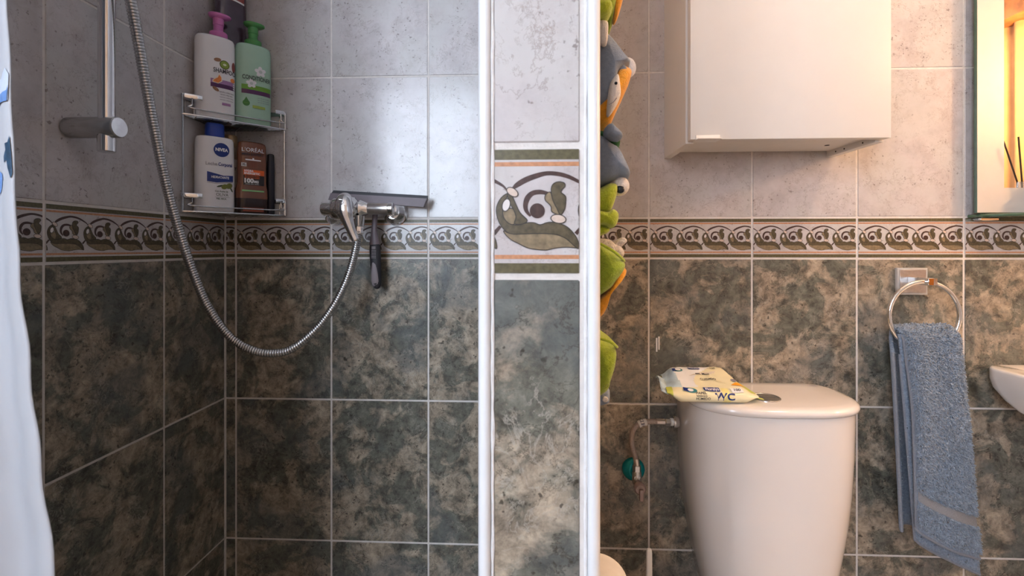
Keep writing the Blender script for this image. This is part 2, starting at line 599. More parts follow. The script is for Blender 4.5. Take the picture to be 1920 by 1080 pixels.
# the glazed vine of the border tile, one motif; units: 490 across one repeat, 750 high, y down from the top
MOTIF_STROKES = [
    ('vine_brown', [(262, 422, 12), (290, 398, 30), (340, 368, 34), (400, 345, 32), (470, 328, 26), (540, 333, 26), (600, 350, 24),
                    (655, 377, 20), (700, 405, 14), (722, 432, 8)]),
    ('vine_brown', [(478, 450, 20), (430, 440, 28), (385, 447, 30), (355, 475, 34), (342, 515, 30), (347, 552, 24), (372, 586, 12)]),
    ('vine_brown', [(152, 692, 24), (172, 668, 22), (192, 645, 18)]),
]
MOTIF_POLYS = [
    ('leaf_light', [(210, 672), (250, 690), (330, 692), (430, 690), (520, 695), (580, 718), (620, 752), (650, 776), (600, 772),
                    (540, 775), (500, 782), (460, 790), (400, 785), (350, 775), (300, 750), (260, 730), (225, 700)]),
    ('leaf_dark', [(235, 447), (195, 475), (168, 530), (172, 590), (200, 650), (250, 690), (330, 692), (430, 690), (520, 695),
                   (580, 718), (620, 752), (658, 782), (655, 735), (630, 690), (590, 650), (540, 628), (480, 622), (430, 637),
                   (395, 625), (350, 625), (300, 638), (255, 632), (222, 600), (206, 555), (208, 505), (226, 480)]),
    ('leaf_light', [(205, 556), (240, 538), (272, 545), (285, 590), (275, 632), (245, 630), (215, 600)]),
    ('leaf_dark', [(235, 447), (262, 465), (285, 515), (310, 565), (352, 608), (335, 628), (300, 635), (275, 628), (285, 590),
                   (270, 545), (240, 490)]),
    ('white_oval', disc(226, 518, 38, 23, 1.85, 14)),
    ('vine_brown', disc(412, 553, 45, 45, 0, 18)),
    ('leaf_light', [(490, 440), (460, 460), (460, 490), (480, 510), (495, 530), (500, 560), (545, 578), (530, 540), (505, 490)]),
    ('leaf_dark', [(495, 430), (505, 395), (535, 380), (570, 385), (578, 405), (560, 425), (555, 445), (580, 465), (582, 500),
                   (575, 545), (550, 578), (530, 540), (505, 490)]),
    ('bead_tan', disc(263, 440, 38, 23, 0.6, 14)),
    ('bead_tan', disc(538, 602, 45, 26, 0.15, 14)),
]
PRINT_MATS = ['border_ground', 'vine_brown', 'leaf_dark', 'leaf_light', 'bead_tan', 'print_outline', 'band_orange', 'band_olive', 'white_oval']


def motif_shapes():
    out = []
    for mat, st in MOTIF_STROKES:
        c = catmull(st, 4)
        left, right = [], []
        for i, (x, y, w) in enumerate(c):
            a, b = c[max(i - 1, 0)], c[min(i + 1, len(c) - 1)]
            dx, dy = b[0] - a[0], b[1] - a[1]
            L = math.hypot(dx, dy) or 1
            left.append((x - dy / L * w / 2, y + dx / L * w / 2))
            right.append((x + dy / L * w / 2, y - dx / L * w / 2))
        out.append((mat, left + right[::-1], False))
    for mat, p in MOTIF_POLYS:
        out.append((mat, catmull(p, 3, True), mat != 'vine_brown'))
    return out


SHAPES = motif_shapes()
_meshes = {}


def border_mesh(x0, x1, h):
    """A border tile that shows the printed run from x0 to x1 of a whole tile."""
    key = ('b', round(x0, 4), round(x1, 4))
    if key in _meshes:
        return _meshes[key]
    w = x1 - x0 - GAP
    bm = box((0, 0, 0), (w, 0.006, h), 0.0008)
    for f in bm.faces:
        f.material_index = 0
    pb = bmesh.new()
    ku, kv = (TW / 4) / 490, h / 750

    def poly(pts, mi, layer):
        vs = [pb.verts.new((x, -0.00006 - 0.00004 * layer, z)) for x, z in pts]
        for tri in tessellate_polygon([[Vector((x, z, 0)) for x, z in pts]]):
            try:
                f = pb.faces.new([vs[i] for i in tri])
                f.material_index = mi
            except ValueError:
                pass

    def band(y0, y1, mi):
        poly([(0, (930 - y1) * kv), (TW, (930 - y1) * kv), (TW, (930 - y0) * kv), (0, (930 - y0) * kv)], mi, 0)
    for y0, y1, nm in ((184, 245, 'band_olive'), (259, 285, 'band_orange'), (818, 843, 'band_orange'), (868, 927, 'band_olive')):
        band(y0, y1, PRINT_MATS.index(nm))
    for k in range(-1, 4):
        for layer, (mat, pts, line) in enumerate(SHAPES):
            P = [((x - 150) * ku + k * TW / 4, (930 - y) * kv) for x, y in pts]
            poly(P, PRINT_MATS.index(mat), 1 + layer)
            if line:
                cx = sum(p[0] for p in P) / len(P)
                n = len(P)
                lw = 0.00030
                for i in range(n):
                    a, b = P[i], P[(i + 1) % n]
                    L = math.hypot(b[0] - a[0], b[1] - a[1])
                    if L < 1e-7:
                        continue
                    nx, nz = -(b[1] - a[1]) / L * lw, (b[0] - a[0]) / L * lw
                    poly([(a[0] + nx, a[1] + nz), (b[0] + nx, b[1] + nz), (b[0] - nx, b[1] - nz), (a[0] - nx, a[1] - nz)],
                         PRINT_MATS.index('print_outline'), 1.5 + layer)
    e = 0.0006
    for co, no in (((x0 + e, 0, 0), (-1, 0, 0)), ((x0 + w - e, 0, 0), (1, 0, 0))):
        bmesh.ops.bisect_plane(pb, geom=pb.verts[:] + pb.edges[:] + pb.faces[:], plane_co=co, plane_no=no, clear_outer=True)
    bmesh.ops.translate(pb, verts=pb.verts, vec=(-x0, 0, 0))
    for f in pb.faces:
        f.normal_update()
        if f.normal.y > 0:
            f.normal_flip()
    tmp = bpy.data.meshes.new('tmp')
    pb.to_mesh(tmp)
    pb.free()
    bm.from_mesh(tmp)
    bpy.data.meshes.remove(tmp)
    me = bpy.data.meshes.new('border_tile')
    bm.to_mesh(me)
    bm.free()
    for nm in PRINT_MATS:
        me.materials.append(MATS[nm])
    _meshes[key] = me
    return me


def tile_mesh(w, h, kind):
    key = (kind, round(w, 4), round(h, 4))
    if key not in _meshes:
        bm = box((0, 0, 0), (w, 0.006, h), 0.0009)
        me = bpy.data.meshes.new('tile')
        bm.to_mesh(me)
        bm.free()
        me.materials.append(MATS['light_tile' if kind == 'l' else 'dark_tile'])
        _meshes[key] = me
    return _meshes[key]


def tiles(wall, origin, rotz, cols, dz=0.0, cut=0):
    """cols: (x0, x1, where the printed run starts); local x runs along the wall, local -y faces the room."""
    R = Matrix.Rotation(rotz, 3, 'Z')
    for x0, x1, start in cols:
        for z0, z1, kind in ROWS:
            if kind == 'b':
                me = border_mesh(start, start + (x1 - x0), z1 - z0 - 0.0046)
                g, nm = 0.0023, 'border_tile'
            else:
                me = tile_mesh(x1 - x0 - GAP, z1 - z0 - GAP, kind)
                g, nm = GAP / 2, 'tile'
            o = bpy.data.objects.new(nm, me)
            C.objects.link(o)
            o.parent = wall
            o.pass_index = cut          # another piece of the stone print
            o.location = Vector(origin) + R @ Vector((x0 + GAP / 2, random.uniform(0, 0.0003), z0 + g + dz))
            o.rotation_euler = (0, 0, rotz)


def slab(name, lo, hi, mat):
    return struct(obj(name, box(lo, hi), mat, smooth=False))


XL, XR, YF, ZC = -0.65, 1.75, -2.3, 2.3485
PX0, PX1, PY = -0.034, 0.0424, -0.676
slab('floor', (-1.45, YF, -0.05), (XR + 0.1, 0.1, 0.0), 'floor_tile')
slab('ceiling', (-1.45, YF, ZC), (XR + 0.1, 0.1, ZC + 0.05), 'ceiling_paint')
wall_back = slab('wall_back', (XL - 0.1, 0.0012, 0), (XR + 0.1, 0.1, ZC), 'grout')
wall_left = slab('wall_left', (XL - 0.1, -0.72, 0), (XL - 0.0012, 0.0012, ZC), 'grout')
slab('wall_return', (-1.4, -0.76, 0), (XL - 0.0012, -0.7205, ZC), 'plaster')
slab('wall_far_left', (-1.45, YF, 0), (-1.40, -0.72, ZC), 'plaster')
slab('wall_right', (XR, YF, 0), (XR + 0.1, 0.0012, ZC), 'plaster')
# wall behind the camera, with the window opening
for lo, hi in (((-1.45, YF - 0.1, 0), (-1.25, YF, ZC)), ((-0.35, YF - 0.1, 0), (XR + 0.1, YF, ZC)),
               ((-1.25, YF - 0.1, 0), (-0.35, YF, 1.20)), ((-1.25, YF - 0.1, 2.20), (-0.35, YF, ZC))):
    slab('wall_front', lo, hi, 'plaster')
part = slab('wall_partition', (PX0 + 0.0012, PY + 0.0012, 0), (PX1 - 0.0012, 0.0012, ZC), 'grout')

cols = [(-0.65, -0.627, TW - 0.023), (-0.627, -0.4214, 0), (-0.4214, -0.216, 0), (-0.216, PX0, 0), (PX1, 0.2378, TW - (0.2378 - PX1))]
x = 0.2378
while x < XR - 0.01:
    cols.append((x, min(x + TW, XR), 0))
    x += TW
tiles(wall_back, (0, 0, 0), 0, cols)
tiles(wall_left, (XL, 0, 0), PI / 2, [(-0.72, -0.577, TW - 0.143), (-0.577, -0.371, 0), (-0.371, -0.165, 0), (-0.165, -0.001, 0)])
tiles(part, (PX1, 0, 0), PI / 2, [(-0.668, -0.620, TW - 0.048), (-0.620, -0.414, 0), (-0.414, -0.208, 0), (-0.208, -0.001, 0)])
tiles(part, (PX0, 0, 0), -PI / 2, [(0.001, 0.206, 0), (0.206, 0.412, 0), (0.412, 0.618, 0), (0.618, 0.668, 0)])
tiles(part, (0, PY, 0), 0, [(-0.0262, 0.0316, 0.0)], 0.0023, CUT)

# white edge profiles of the partition, each a rounded bead with a bead of caulk along the tile
for i, (xe, sx) in enumerate(((PX0, 1), (PX1, -1))):
    pf = [(0, 0.012), (0, 0.003), (0.0008, -0.0006), (0.003, -0.0028), (0.0055, -0.0030), (0.0078, -0.0016), (0.0086, 0.003), (0.0086, 0.012)]
    bm = add_prism(bmesh.new(), [(xe - sx * 0.0004 + sx * a, PY + b) for a, b in pf], lambda x, y, k: Vector((x, y, 0.002 + k)), ZC - 0.004)
    t = struct(obj('trim_%d' % (i + 1), bm, 'white_pvc', angle=50))
    zs = [0.002 + (ZC - 0.004) * k / 240 for k in range(241)]
    rnd = random.Random(i)
    obj('caulk', tube([(xe + sx * (0.0090 + rnd.uniform(-.0002, .0002)), PY + 0.0004, z) for z in zs],
                      [0.0011 + rnd.uniform(-.0003, .0003) for z in zs], 6), 'caulk', t)

# old adhesive left on a tile above the cistern
bm = bmesh.new()
add_box(bm, (0.2515, -0.0008, 0.890), (0.2545, 0.0, 0.918), 0.0003)
add_box(bm, (0.2560, -0.0008, 0.894), (0.2590, 0.0, 0.921), 0.0003)
obj('adhesive_mark', bm, 'caulk', wall_back)

# window behind the camera
w1 = struct(obj('window_1_offscreen', box((-1.25, YF - 0.075, 1.20), (-0.35, YF - 0.07, 2.20)), 'daylight_pane', smooth=False))
for lo, hi in (((-1.27, YF - 0.06, 1.18), (-0.33, YF + 0.01, 1.21)), ((-1.27, YF - 0.06, 2.19), (-0.33, YF + 0.01, 2.22)),
               ((-1.27, YF - 0.06, 1.21), (-1.24, YF + 0.01, 2.19)), ((-0.36, YF - 0.06, 1.21), (-0.33, YF + 0.01, 2.19)),
               ((-0.84, YF - 0.05, 1.21), (-0.76, YF, 2.19))):
    obj('window_frame', box(lo, hi, 0.003), 'white_plastic', w1)

# ------------------------------------------------------------------ lamps
t = world_thing('ceiling_lamp_offscreen', 'round opal glass globe lamp hanging under the bathroom ceiling', 'lamp', (0.99, -0.55, ZC - 0.002))
obj('canopy', lathe([(0, 0.05), (0.02, 0.05), (0.025, 0.03), (0.06, 0.012)], (0.99, -0.55, ZC - 0.062 + 0.0)), 'chrome', t)
obj('glass_globe_offscreen', lathe([(-0.07 * math.cos(a), 0.001 + 0.07 * math.sin(a)) for a in (PI * i / 16 for i in range(17))], (0.99, -0.55, ZC - 0.13)), 'lamp_opal', t)
t = world_thing('wall_lamp_offscreen', 'small warm globe lamp on an arm on the right wall', 'lamp', (XR, -0.56, 1.62))
obj('wall_plate', lathe([(-0.018, 0.045), (-0.006, 0.05), (-0.001, 0.05)], (XR, -0.56, 1.62), 'X'), 'chrome', t)
obj('arm', tube([(XR - 0.01, -0.56, 1.62), (1.66, -0.56, 1.60), (1.61, -0.56, 1.605)], 0.007), 'chrome', t)
obj('glass_globe_offscreen', lathe([(-0.04 * math.cos(a), 0.001 + 0.04 * math.sin(a)) for a in (PI * i / 16 for i in range(17))], (1.60, -0.56, 1.645)), 'sconce_opal', t)

# curtain and its wooden pelmet on the right wall: what the mirror shows
tag(obj('curtain_pelmet', box((XR - 0.10, -1.35, 1.90), (XR - 0.001, -0.72, 2.02), 0.006, 2), 'wood'),
    'brown wooden pelmet above the yellow window curtain', 'pelmet')
bm = bmesh.new()
rows = []
for k in range(9):
    z = 0.95 + (1.90 - 0.95) * k / 8
    rows.append([Vector((XR - 0.035 + 0.014 * math.sin(i * 0.62) + 0.005 * math.sin(i * 0.23 + 1), -1.34 + 0.61 * i / 90, z)) for i in range(91)])
skin_rings(bm, rows, closed=False)
o = obj('window_curtain', bm, 'yellow_curtain')
tag(o, 'yellow window curtain in soft folds below the wooden pelmet', 'curtain')

# ------------------------------------------------------------------ wall cabinet
t = world_thing('wall_cabinet', 'white one-door wall cabinet hung above the toilet cistern', 'cabinet', (0.4355, 0, 1.283))
for a, b in ((0.268, 0.282), (0.589, 0.603)):
    obj('side_panel', box((a, -0.135, 1.283), (b, -0.0005, 1.90), 0.0006), 'melamine', t, angle=30)
obj('bottom_panel', box((0.282, -0.134, 1.294), (0.589, -0.012, 1.309)), 'melamine_inner', t, smooth=False)
obj('top_panel', box((0.282, -0.134, 1.885), (0.589, -0.012, 1.90)), 'melamine', t, smooth=False)
obj('back_panel', box((0.282, -0.012, 1.294), (0.589, -0.008, 1.90)), 'melamine_inner', t, smooth=False)
door = obj('door', box((0.2705, -0.153, 1.2865), (0.603, -0.1375, 1.90), 0.0008, 2), 'melamine', t, angle=30)
bm = box((0.2790, -0.1555, 1.2862), (0.3190, -0.1532, 1.2935), 0.0004)
add_box(bm, (0.2790, -0.166, 1.2848), (0.3190, -0.1375, 1.2864), 0.0004)
obj('door_pull', bm, 'white_plastic', door)
for x in (0.294, 0.553):
    obj('screw_hole', lathe([(1.2935, 0.0042), (1.2942, 0.0042)], (x, -0.062, 0), n=16), 'hole_shade', t)  # no recess: a dark disc painted as the hole's shade
for y in (-0.03, -0.055, -0.105):
    obj('peg_hole', lathe([(0.5885, 0.0016), (0.5892, 0.0016)], (0, y, 1.2885), 'X', 10), 'hole_shade', t)  # dark disc again, depth shade painted in its colour

# ------------------------------------------------------------------ toilet
def d_outline(xc, hw, d0, dside, dfront, z, n=28, rc=0.012):
    """Flat back against the wall, straight sides, bowed front; seen from above."""
    pts = [(-hw + rc, d0), (-hw + rc * 0.3, d0 + rc * 0.3), (-hw, d0 + rc)]
    for i in range(n + 1):
        a = PI - PI * i / n
        ca, sa = math.cos(a), math.sin(a)
        pts.append((hw * math.copysign(abs(ca) ** (2 / 2.9), ca), dside + (dfront - dside) * abs(sa) ** (2 / 2.2)))
    pts += [(hw, d0 + rc), (hw - rc * 0.3, d0 + rc * 0.3), (hw - rc, d0)]
    return [Vector((xc + x, -d, z)) for x, d in pts]


XT = 0.433
toilet = world_thing('toilet', 'white ceramic close-coupled toilet with tapered cistern under the wall cabinet', 'toilet', (XT, -0.3, 0))
body = [(0.30, 0.092, 0.13), (0.40, 0.098, 0.138), (0.46, 0.107, 0.146), (0.51, 0.118, 0.152), (0.56, 0.126, 0.157), (0.61, 0.134, 0.161), (0.67, 0.140, 0.165),
        (0.735, 0.1435, 0.167), (0.79, 0.1445, 0.168), (0.8158, 0.1445, 0.168)]
obj('cistern', skin_rings(bmesh.new(), [d_outline(XT, hw, 0.006, 0.075, df, z) for z, hw, df in body]), 'ceramic', toilet, angle=60)
lid = [(0.8162, 0.1430, 0.1665), (0.8168, 0.1455, 0.1695), (0.8190, 0.1470, 0.1725), (0.8235, 0.1476, 0.1740), (0.8280, 0.1462, 0.1725), (0.8312, 0.1420, 0.167), (0.8330, 0.1320, 0.157),
       (0.8336, 0.09, 0.12)]
obj('cistern_lid', skin_rings(bmesh.new(), [d_outline(XT, hw, 0.006 + (0.1476 - hw) * 0.5, 0.085, df, z, rc=0.03) for z, hw, df in lid]), 'ceramic', toilet, angle=70)
btn = obj('flush_button', lathe([(0.8330, 0.0245), (0.8348, 0.0245), (0.8356, 0.0235), (0.8356, 0.0215), (0.8350, 0.0210), (0.8350, 0.0010)], (0.416, -0.112, 0)), 'chrome_dull', toilet)
obj('button_split', box((0.3955, -0.1126, 0.8349), (0.4365, -0.1114, 0.8353)), 'groove', btn)
lettering('Gala', 0.0085, (0, 0), lambda x, y: Vector((0.547 + x, -0.030 + y, 0.8334)), 'ink_grey', toilet, name='maker_mark')
# bowl, seat and pedestal stand below the picture
ped = [(0.0, 0.11, 0.20, -0.34), (0.05, 0.10, 0.19, -0.34), (0.18, 0.095, 0.19, -0.35), (0.28, 0.14, 0.23, -0.40), (0.36, 0.175, 0.255, -0.42), (0.39, 0.18, 0.26, -0.42)]
obj('bowl', skin_rings(bmesh.new(), [[Vector((XT + x, cy + y, z)) for x, y in superellipse(rx, ry, 2.3)] for z, rx, ry, cy in ped]), 'ceramic', toilet)
obj('plinth', box((XT - 0.09, -0.26, 0.0), (XT + 0.09, -0.006, 0.31), 0.02, 3), 'ceramic', toilet)
obj('seat_lid', skin_rings(bmesh.new(), [[Vector((XT + x, -0.43 + y, z)) for x, y in superellipse(rx, ry, 2.3)] for z, rx, ry in
                                         ((0.392, 0.18, 0.235), (0.395, 0.186, 0.24), (0.425, 0.186, 0.24), (0.432, 0.175, 0.228))]), 'seat_plastic', toilet)

# water connection
t = world_thing('angle_valve', 'teal round escutcheon with small stop valve on dark tile beside the cistern', 'valve', (0.2055, 0, 0.6515))
obj('escutcheon', lathe([(0.0, 0.0228), (0.004, 0.0228), (0.009, 0.0215), (0.013, 0.017), (0.015, 0.011), (0.0155, 0.008)], (0.2055, -0.0002, 0.6515), 'Y', 36), 'teal_cup', t)
obj('spindle', lathe([(0.0, 0.006), (0.028, 0.006)], (0.2055, -0.012, 0.6500), 'Y', 16), 'chrome_dull', t)
obj('valve_body', lathe([(-0.018, 0.0075), (-0.014, 0.009), (0.006, 0.009), (0.009, 0.007)], (0.2060, -0.032, 0.6530)), 'chrome_dull', t)
obj('knob', lathe([(0.0, 0.010), (0.003, 0.0115), (0.012, 0.0115), (0.015, 0.009)], (0.2085, -0.040, 0.6350), 'Y', 10), 'knob_pink', t)
obj('knob_lever', box((0.2055, -0.062, 0.6160), (0.2130, -0.0555, 0.6380), 0.001), 'knob_pink', t)
t = world_thing('water_hose', 'short braided steel hose from the teal stop valve to the cistern', 'hose', (0.206, -0.032, 0.662))
path = catmull([(0.2058, -0.032, 0.676), (0.2035, -0.032, 0.687), (0.1985, -0.032, 0.704), (0.1958, -0.032, 0.722), (0.1985, -0.032, 0.740), (0.2075, -0.032, 0.7520),
                (0.2200, -0.032, 0.7575), (0.2380, -0.032, 0.7592), (0.2540, -0.032, 0.7590)], 8)
obj('braided_tube', tube(path, 0.0053, 14), 'braid', t)
obj('nut', lathe([(0.6615, 0.0080), (0.672, 0.0080), (0.674, 0.0058)], (0.2060, -0.032, 0), n=6), 'chrome_dull', t, angle=20)
obj('ferrule', tube([(0.2060, -0.032, 0.673), (0.2045, -0.032, 0.686)], 0.0060, 14), 'chrome_brushed', t)
obj('ferrule', tube([(0.2450, -0.032, 0.7592), (0.2600, -0.032, 0.7590)], 0.0060, 14), 'chrome_brushed', t)
obj('nut', lathe([(0.2600, 0.0065), (0.2620, 0.0082), (0.2700, 0.0082), (0.2715, 0.0065)], (0, -0.032, 0.7590), 'X', 6), 'chrome_dull', t, angle=20)
obj('inlet_washer', lathe([(0.2715, 0.0074), (0.2760, 0.0074)], (0, -0.032, 0.7590), 'X', 20), 'white_plastic', t)
obj('inlet_flange', lathe([(0.2758, 0.0100), (0.2764, 0.0118), (0.2800, 0.0118), (0.2870, 0.009)], (0, -0.032, 0.7590), 'X', 12), 'chrome', t, angle=20)
tg = obj('paper_tag', tube([(0.2095, -0.0320, 0.7532), (0.2165, -0.0320, 0.7565), (0.2250, -0.0320, 0.7580)], 0.0068, 12), 'tag_white', t)
obj('tag_print', tube([(0.2130, -0.0320, 0.7552), (0.2200, -0.0320, 0.7572)], 0.0071, 8), 'ink_grey', tg)

# toilet paper and brush
t = world_thing('toilet_roll_holder', 'chrome roll holder fixed to the partition low beside the toilet', 'holder', (PX1, -0.19, 0.558))
obj('wall_plate', lathe([(0, 0.02), (0.004, 0.02), (0.006, 0.015)], (PX1 + 0.0005, -0.19, 0.558), 'X'), 'chrome', t)
obj('arm', tube([(PX1 + 0.004, -0.19, 0.558), (0.080, -0.19, 0.558), (0.0965, -0.195, 0.558), (0.0985, -0.21, 0.558), (0.0985, -0.325, 0.558)], 0.005), 'chrome', t)
t = world_thing('toilet_roll', 'white toilet paper roll hanging on its holder below the organizer', 'toilet paper', (0.0985, -0.26, 0.503))
bm = bmesh.new()
ring = []
for r0, y in ((0.019, -0.312), (0.0535, -0.312), (0.0550, -0.3105), (0.0550, -0.2115), (0.0535, -0.21), (0.019, -0.21), (0.019, -0.312)):
    ring.append([Vector((0.0985 + r0 * math.cos(a), y, 0.558 + r0 * math.sin(a))) for a in (2 * PI * i / 40 for i in range(40))])
skin_rings(bm, ring, cap=False)
obj('paper', bm, 'paper', t)
bm = bmesh.new()
skin_rings(bm, [[Vector((0.0985 + r0 * math.cos(a), y, 0.558 + r0 * math.sin(a))) for a in (2 * PI * i / 32 for i in range(32))]
                for r0, y in ((0.0188, -0.313), (0.0188, -0.209), (0.0178, -0.209), (0.0178, -0.313), (0.0188, -0.313))], cap=False)
obj('cardboard_core', bm, 'cardboard', t)
t = world_thing('toilet_brush', 'white toilet brush standing in its holder left of the toilet', 'toilet brush', (0.2134, -0.10, 0))
obj('holder', lathe([(0.0, 0.048), (0.01, 0.05), (0.12, 0.044), (0.125, 0.040), (0.12, 0.038)], (0.2134, -0.10, 0)), 'white_plastic', t)
obj('handle', skin_rings(bmesh.new(), [[Vector((0.2134 + x, -0.10 + y, z)) for x, y in superellipse(r, r * 0.7, 4, 20)] for z, r in
                                       ((0.10, 0.0056), (0.50, 0.0054), (0.543, 0.0052), (0.549, 0.0046), (0.551, 0.003))]), 'white_plastic', t)

# ------------------------------------------------------------------ pack of wipes on the cistern lid
pack = world_thing('wet_wipes_pack', 'cream and white soft plastic pack of moist toilet wipes lying on the cistern lid', 'wipes', (0.31, -0.10, 0.8336))
PROF = catmull([(0.146, 0.0012), (0.151, 0.006), (0.149, 0.0135), (0.141, 0.0200), (0.125, 0.0255), (0.10, 0.0325), (0.075, 0.0385), (0.058, 0.0395), (0.047, 0.034), (0.043, 0.02), (0.046, 0.0012)], 6)
cum = [0.0]
for a, b in zip(PROF, PROF[1:]):
    cum.append(cum[-1] + math.dist(a, b))
PLEN = cum[-1]
PL0, PL1 = 0.2330, 0.3900
rp = random.Random(3)
BUMPS = [(rp.uniform(0, 1), rp.uniform(0, 1), rp.uniform(0.05, 0.16), rp.uniform(-0.0022, 0.0018), rp.uniform(-1, 1)) for _ in range(34)]


def pack_pt(x, s, off=0.0):
    """x metres along the pack from its left end, s metres up the front and over the top."""
    u = x / (PL1 - PL0)
    s = min(max(s, 0), PLEN)
    i = max(k for k in range(len(cum)) if cum[k] <= s + 1e-9)
    i = min(i, len(PROF) - 2)
    f = (s - cum[i]) / max(1e-9, cum[i + 1] - cum[i])
    d = PROF[i][0] + (PROF[i + 1][0] - PROF[i][0]) * f
    z = PROF[i][1] + (PROF[i + 1][1] - PROF[i][1]) * f
    v = s / PLEN
    e = min(u, 1 - u)
    k = min(1.0, max(0.0, e / 0.16))
    k = k * k * (3 - 2 * k)
    zf = 0.018 if u < 0.5 else 0.010
    z2 = z * (0.30 + 0.70 * k) + zf * (1 - k) * 0.75
    d2 = 0.098 + (d - 0.098) * (0.88 + 0.12 * k)
    w = sum(h * math.exp(-(((u - a) * math.cos(q) + (v - b) * math.sin(q)) / (r * 0.35)) ** 2 - (((v - b) * math.cos(q) - (u - a) * math.sin(q)) / (r * 1.8)) ** 2) for a, b, r, h, q in BUMPS)
    w *= min(1, e / 0.06) * min(1, v / 0.12) * min(1, (1 - v) / 0.12)
    # the whole pack leans: its far edge is shorter than its near edge
    lean = (0.148 - d2) / 0.10
    X = PL0 + x + lean * (0.014 * (1 - u) - 0.016 * u)
    return Vector((X, -d2 - off * 0.5, 0.8340 + z2 + w + off))


NU, NV = 60, 50
bm = bmesh.new()
grid = [[bm.verts.new(pack_pt((PL1 - PL0) * i / NU, PLEN * j / NV)) for j in range(NV + 1)] for i in range(NU + 1)]
me_mats = ['film_cream', 'film_white', 'film_yellow', 'film_blue', 'film_green']
for i in range(NU):
    for j in range(NV):
        f = bm.faces.new((grid[i][j], grid[i + 1][j], grid[i + 1][j + 1], grid[i][j + 1]))
        u, v = (i + 0.5) / NU, (j + 0.5) / NV
        mi = 0
        if v > 0.22:
            mi = 1 if u + 0.25 * math.sin(v * 5) < 0.60 else 0
            if u < 0.17 - 0.1 * (v - 0.4):
                mi = 3
        if v > 0.86:
            mi = 2
        if v < 0.20 and 0.60 < u < 0.68:
            mi = 2
        if (u < 0.06 and v < 0.25) or (u > 0.93 and v > 0.15):
            mi = 4
        f.material_index = mi
for i in range(NU):
    bm.faces.new((grid[i + 1][0], grid[i][0], grid[i][NV], grid[i + 1][NV]))
me = bpy.data.meshes.new('pouch')
bmesh.ops.recalc_face_normals(bm, faces=bm.faces)
bm.to_mesh(me)
bm.free()
for p in me.polygons:
    p.use_smooth = True
for nm in me_mats:
    me.materials.append(MATS[nm])
link('pouch', me, None, pack)
for side, mat in ((0, 'film_blue'), (1, 'film_green')):       # sealed fins at both ends
    bm = bmesh.new()
    rows = []
    for k in range(4):
        r = []
        for j in range(21):
            v = 0.06 + 0.88 * j / 20
            p = pack_pt((PL1 - PL0) * side, PLEN * v)
            q = pack_pt((PL1 - PL0) * side, PLEN * (1 - v))
            m = (p + q) / 2
            y = -0.143 + 0.088 * j / 20
            zz = 0.8465 + (0.012 * math.sin(j * 0.16) if side == 0 else -0.004) + 0.0012 * math.sin(j * 1.7)
            xx = PL0 + (PL1 - PL0) * side + (1 if side else -1) * (0.004 * k - 0.003) + (0.013 if side == 0 else -0.015) * j / 20
            r.append(Vector((xx, y, zz + (0.0022 * k if side == 0 else -0.001 * k))))
        rows.append(r)
    skin_rings(bm, rows, closed=False)
    o = obj('seal_fin', bm, mat, pack)
    sm = o.modifiers.new('solid', 'SOLIDIFY')
    sm.thickness = 0.0006
pt = lambda x, s: pack_pt(x, s, 0.0007)
pt2 = lambda x, s: pack_pt(x, s, 0.0011)
pt3 = lambda x, s: pack_pt(x, s, 0.0015)
TOP = 0.100
patch(rect(0.058, TOP - 0.004, 0.082, TOP + 0.005), pt2, 'label_blue', pack, 'brand_label', 0.004)
lettering('Floralys', 0.0075, (0.070, TOP + 0.0005), pt3, 'print_white', pack, 0.021)
patch(disc(0.033, TOP - 0.006, 0.011, 0.0075), pt2, 'film_teal', pack, 'seal_mark', 0.004)
patch(rect(0.022, TOP - 0.012, 0.030, TOP), pt3, 'label_blue', pack, 'seal_mark', 0.004)
patch(disc(0.034, TOP - 0.006, 0.006, 0.0055), pt3, 'print_white', pack, 'seal_mark', 0.004)
lettering('100', 0.0075, (0.111, TOP + 0.001), pt2, 'ink', pack, 0.011, skew=0.2)
patch([(0.050, 0.073), (0.106, 0.080), (0.112, 0.088), (0.085, 0.086)], pt, 'film_tan', pack, 'flap_print', 0.005)
patch(disc(0.112, 0.070, 0.024, 0.022), pt, 'film_cream', pack, 'round_print', 0.005)
lettering('est. Maxi', 0.0090, (0.080, 0.079), pt2, 'ink', pack, 0.028, skew=0.2)
lettering('CUIDADO', 0.0090, (0.084, 0.060), pt2, 'ink', pack, 0.030)
patch([(0.118, 0.041), (0.130, 0.049), (0.140, 0.048), (0.143, 0.039), (0.131, 0.039)], pt2, 'film_orange', pack, 'fruit_print', 0.004)
patch(disc(0.131, 0.056, 0.006, 0.0045), pt2, 'ink_grey', pack, 'seal_mark', 0.004)
patch([(0.065, 0.0230), (0.091, 0.0215), (0.092, 0.0320), (0.064, 0.0330)], pt2, 'label_blue', pack, 'brand_label', 0.004)
lettering('Floralys', 0.0095, (0.0785, 0.0272), pt3, 'print_white', pack, 0.023)
patch(disc(0.041, 0.0255, 0.0115, 0.0058, -0.25), pt2, 'film_teal', pack, 'seal_mark', 0.004)
patch([(0.029, 0.0240), (0.0375, 0.0210), (0.0375, 0.0295), (0.029, 0.0335)], pt3, 'label_blue', pack, 'seal_mark', 0.004)
patch(disc(0.041, 0.0252, 0.0050, 0.0035, -0.25), pt3, 'print_white', pack, 'seal_mark', 0.004)
patch(rect(0.111, 0.0200, 0.131, 0.0310), pt2, 'print_white', pack, 'count_label', 0.004)
lettering('100', 0.0080, (0.121, 0.0258), pt3, 'ink', pack, 0.011, skew=0.2)
lettering('PAPEL', 0.0062, (0.058, 0.0185), pt2, 'ink', pack, 0.018)
lettering('higiénico', 0.0045, (0.058, 0.0135), pt2, 'ink', pack, 0.018)
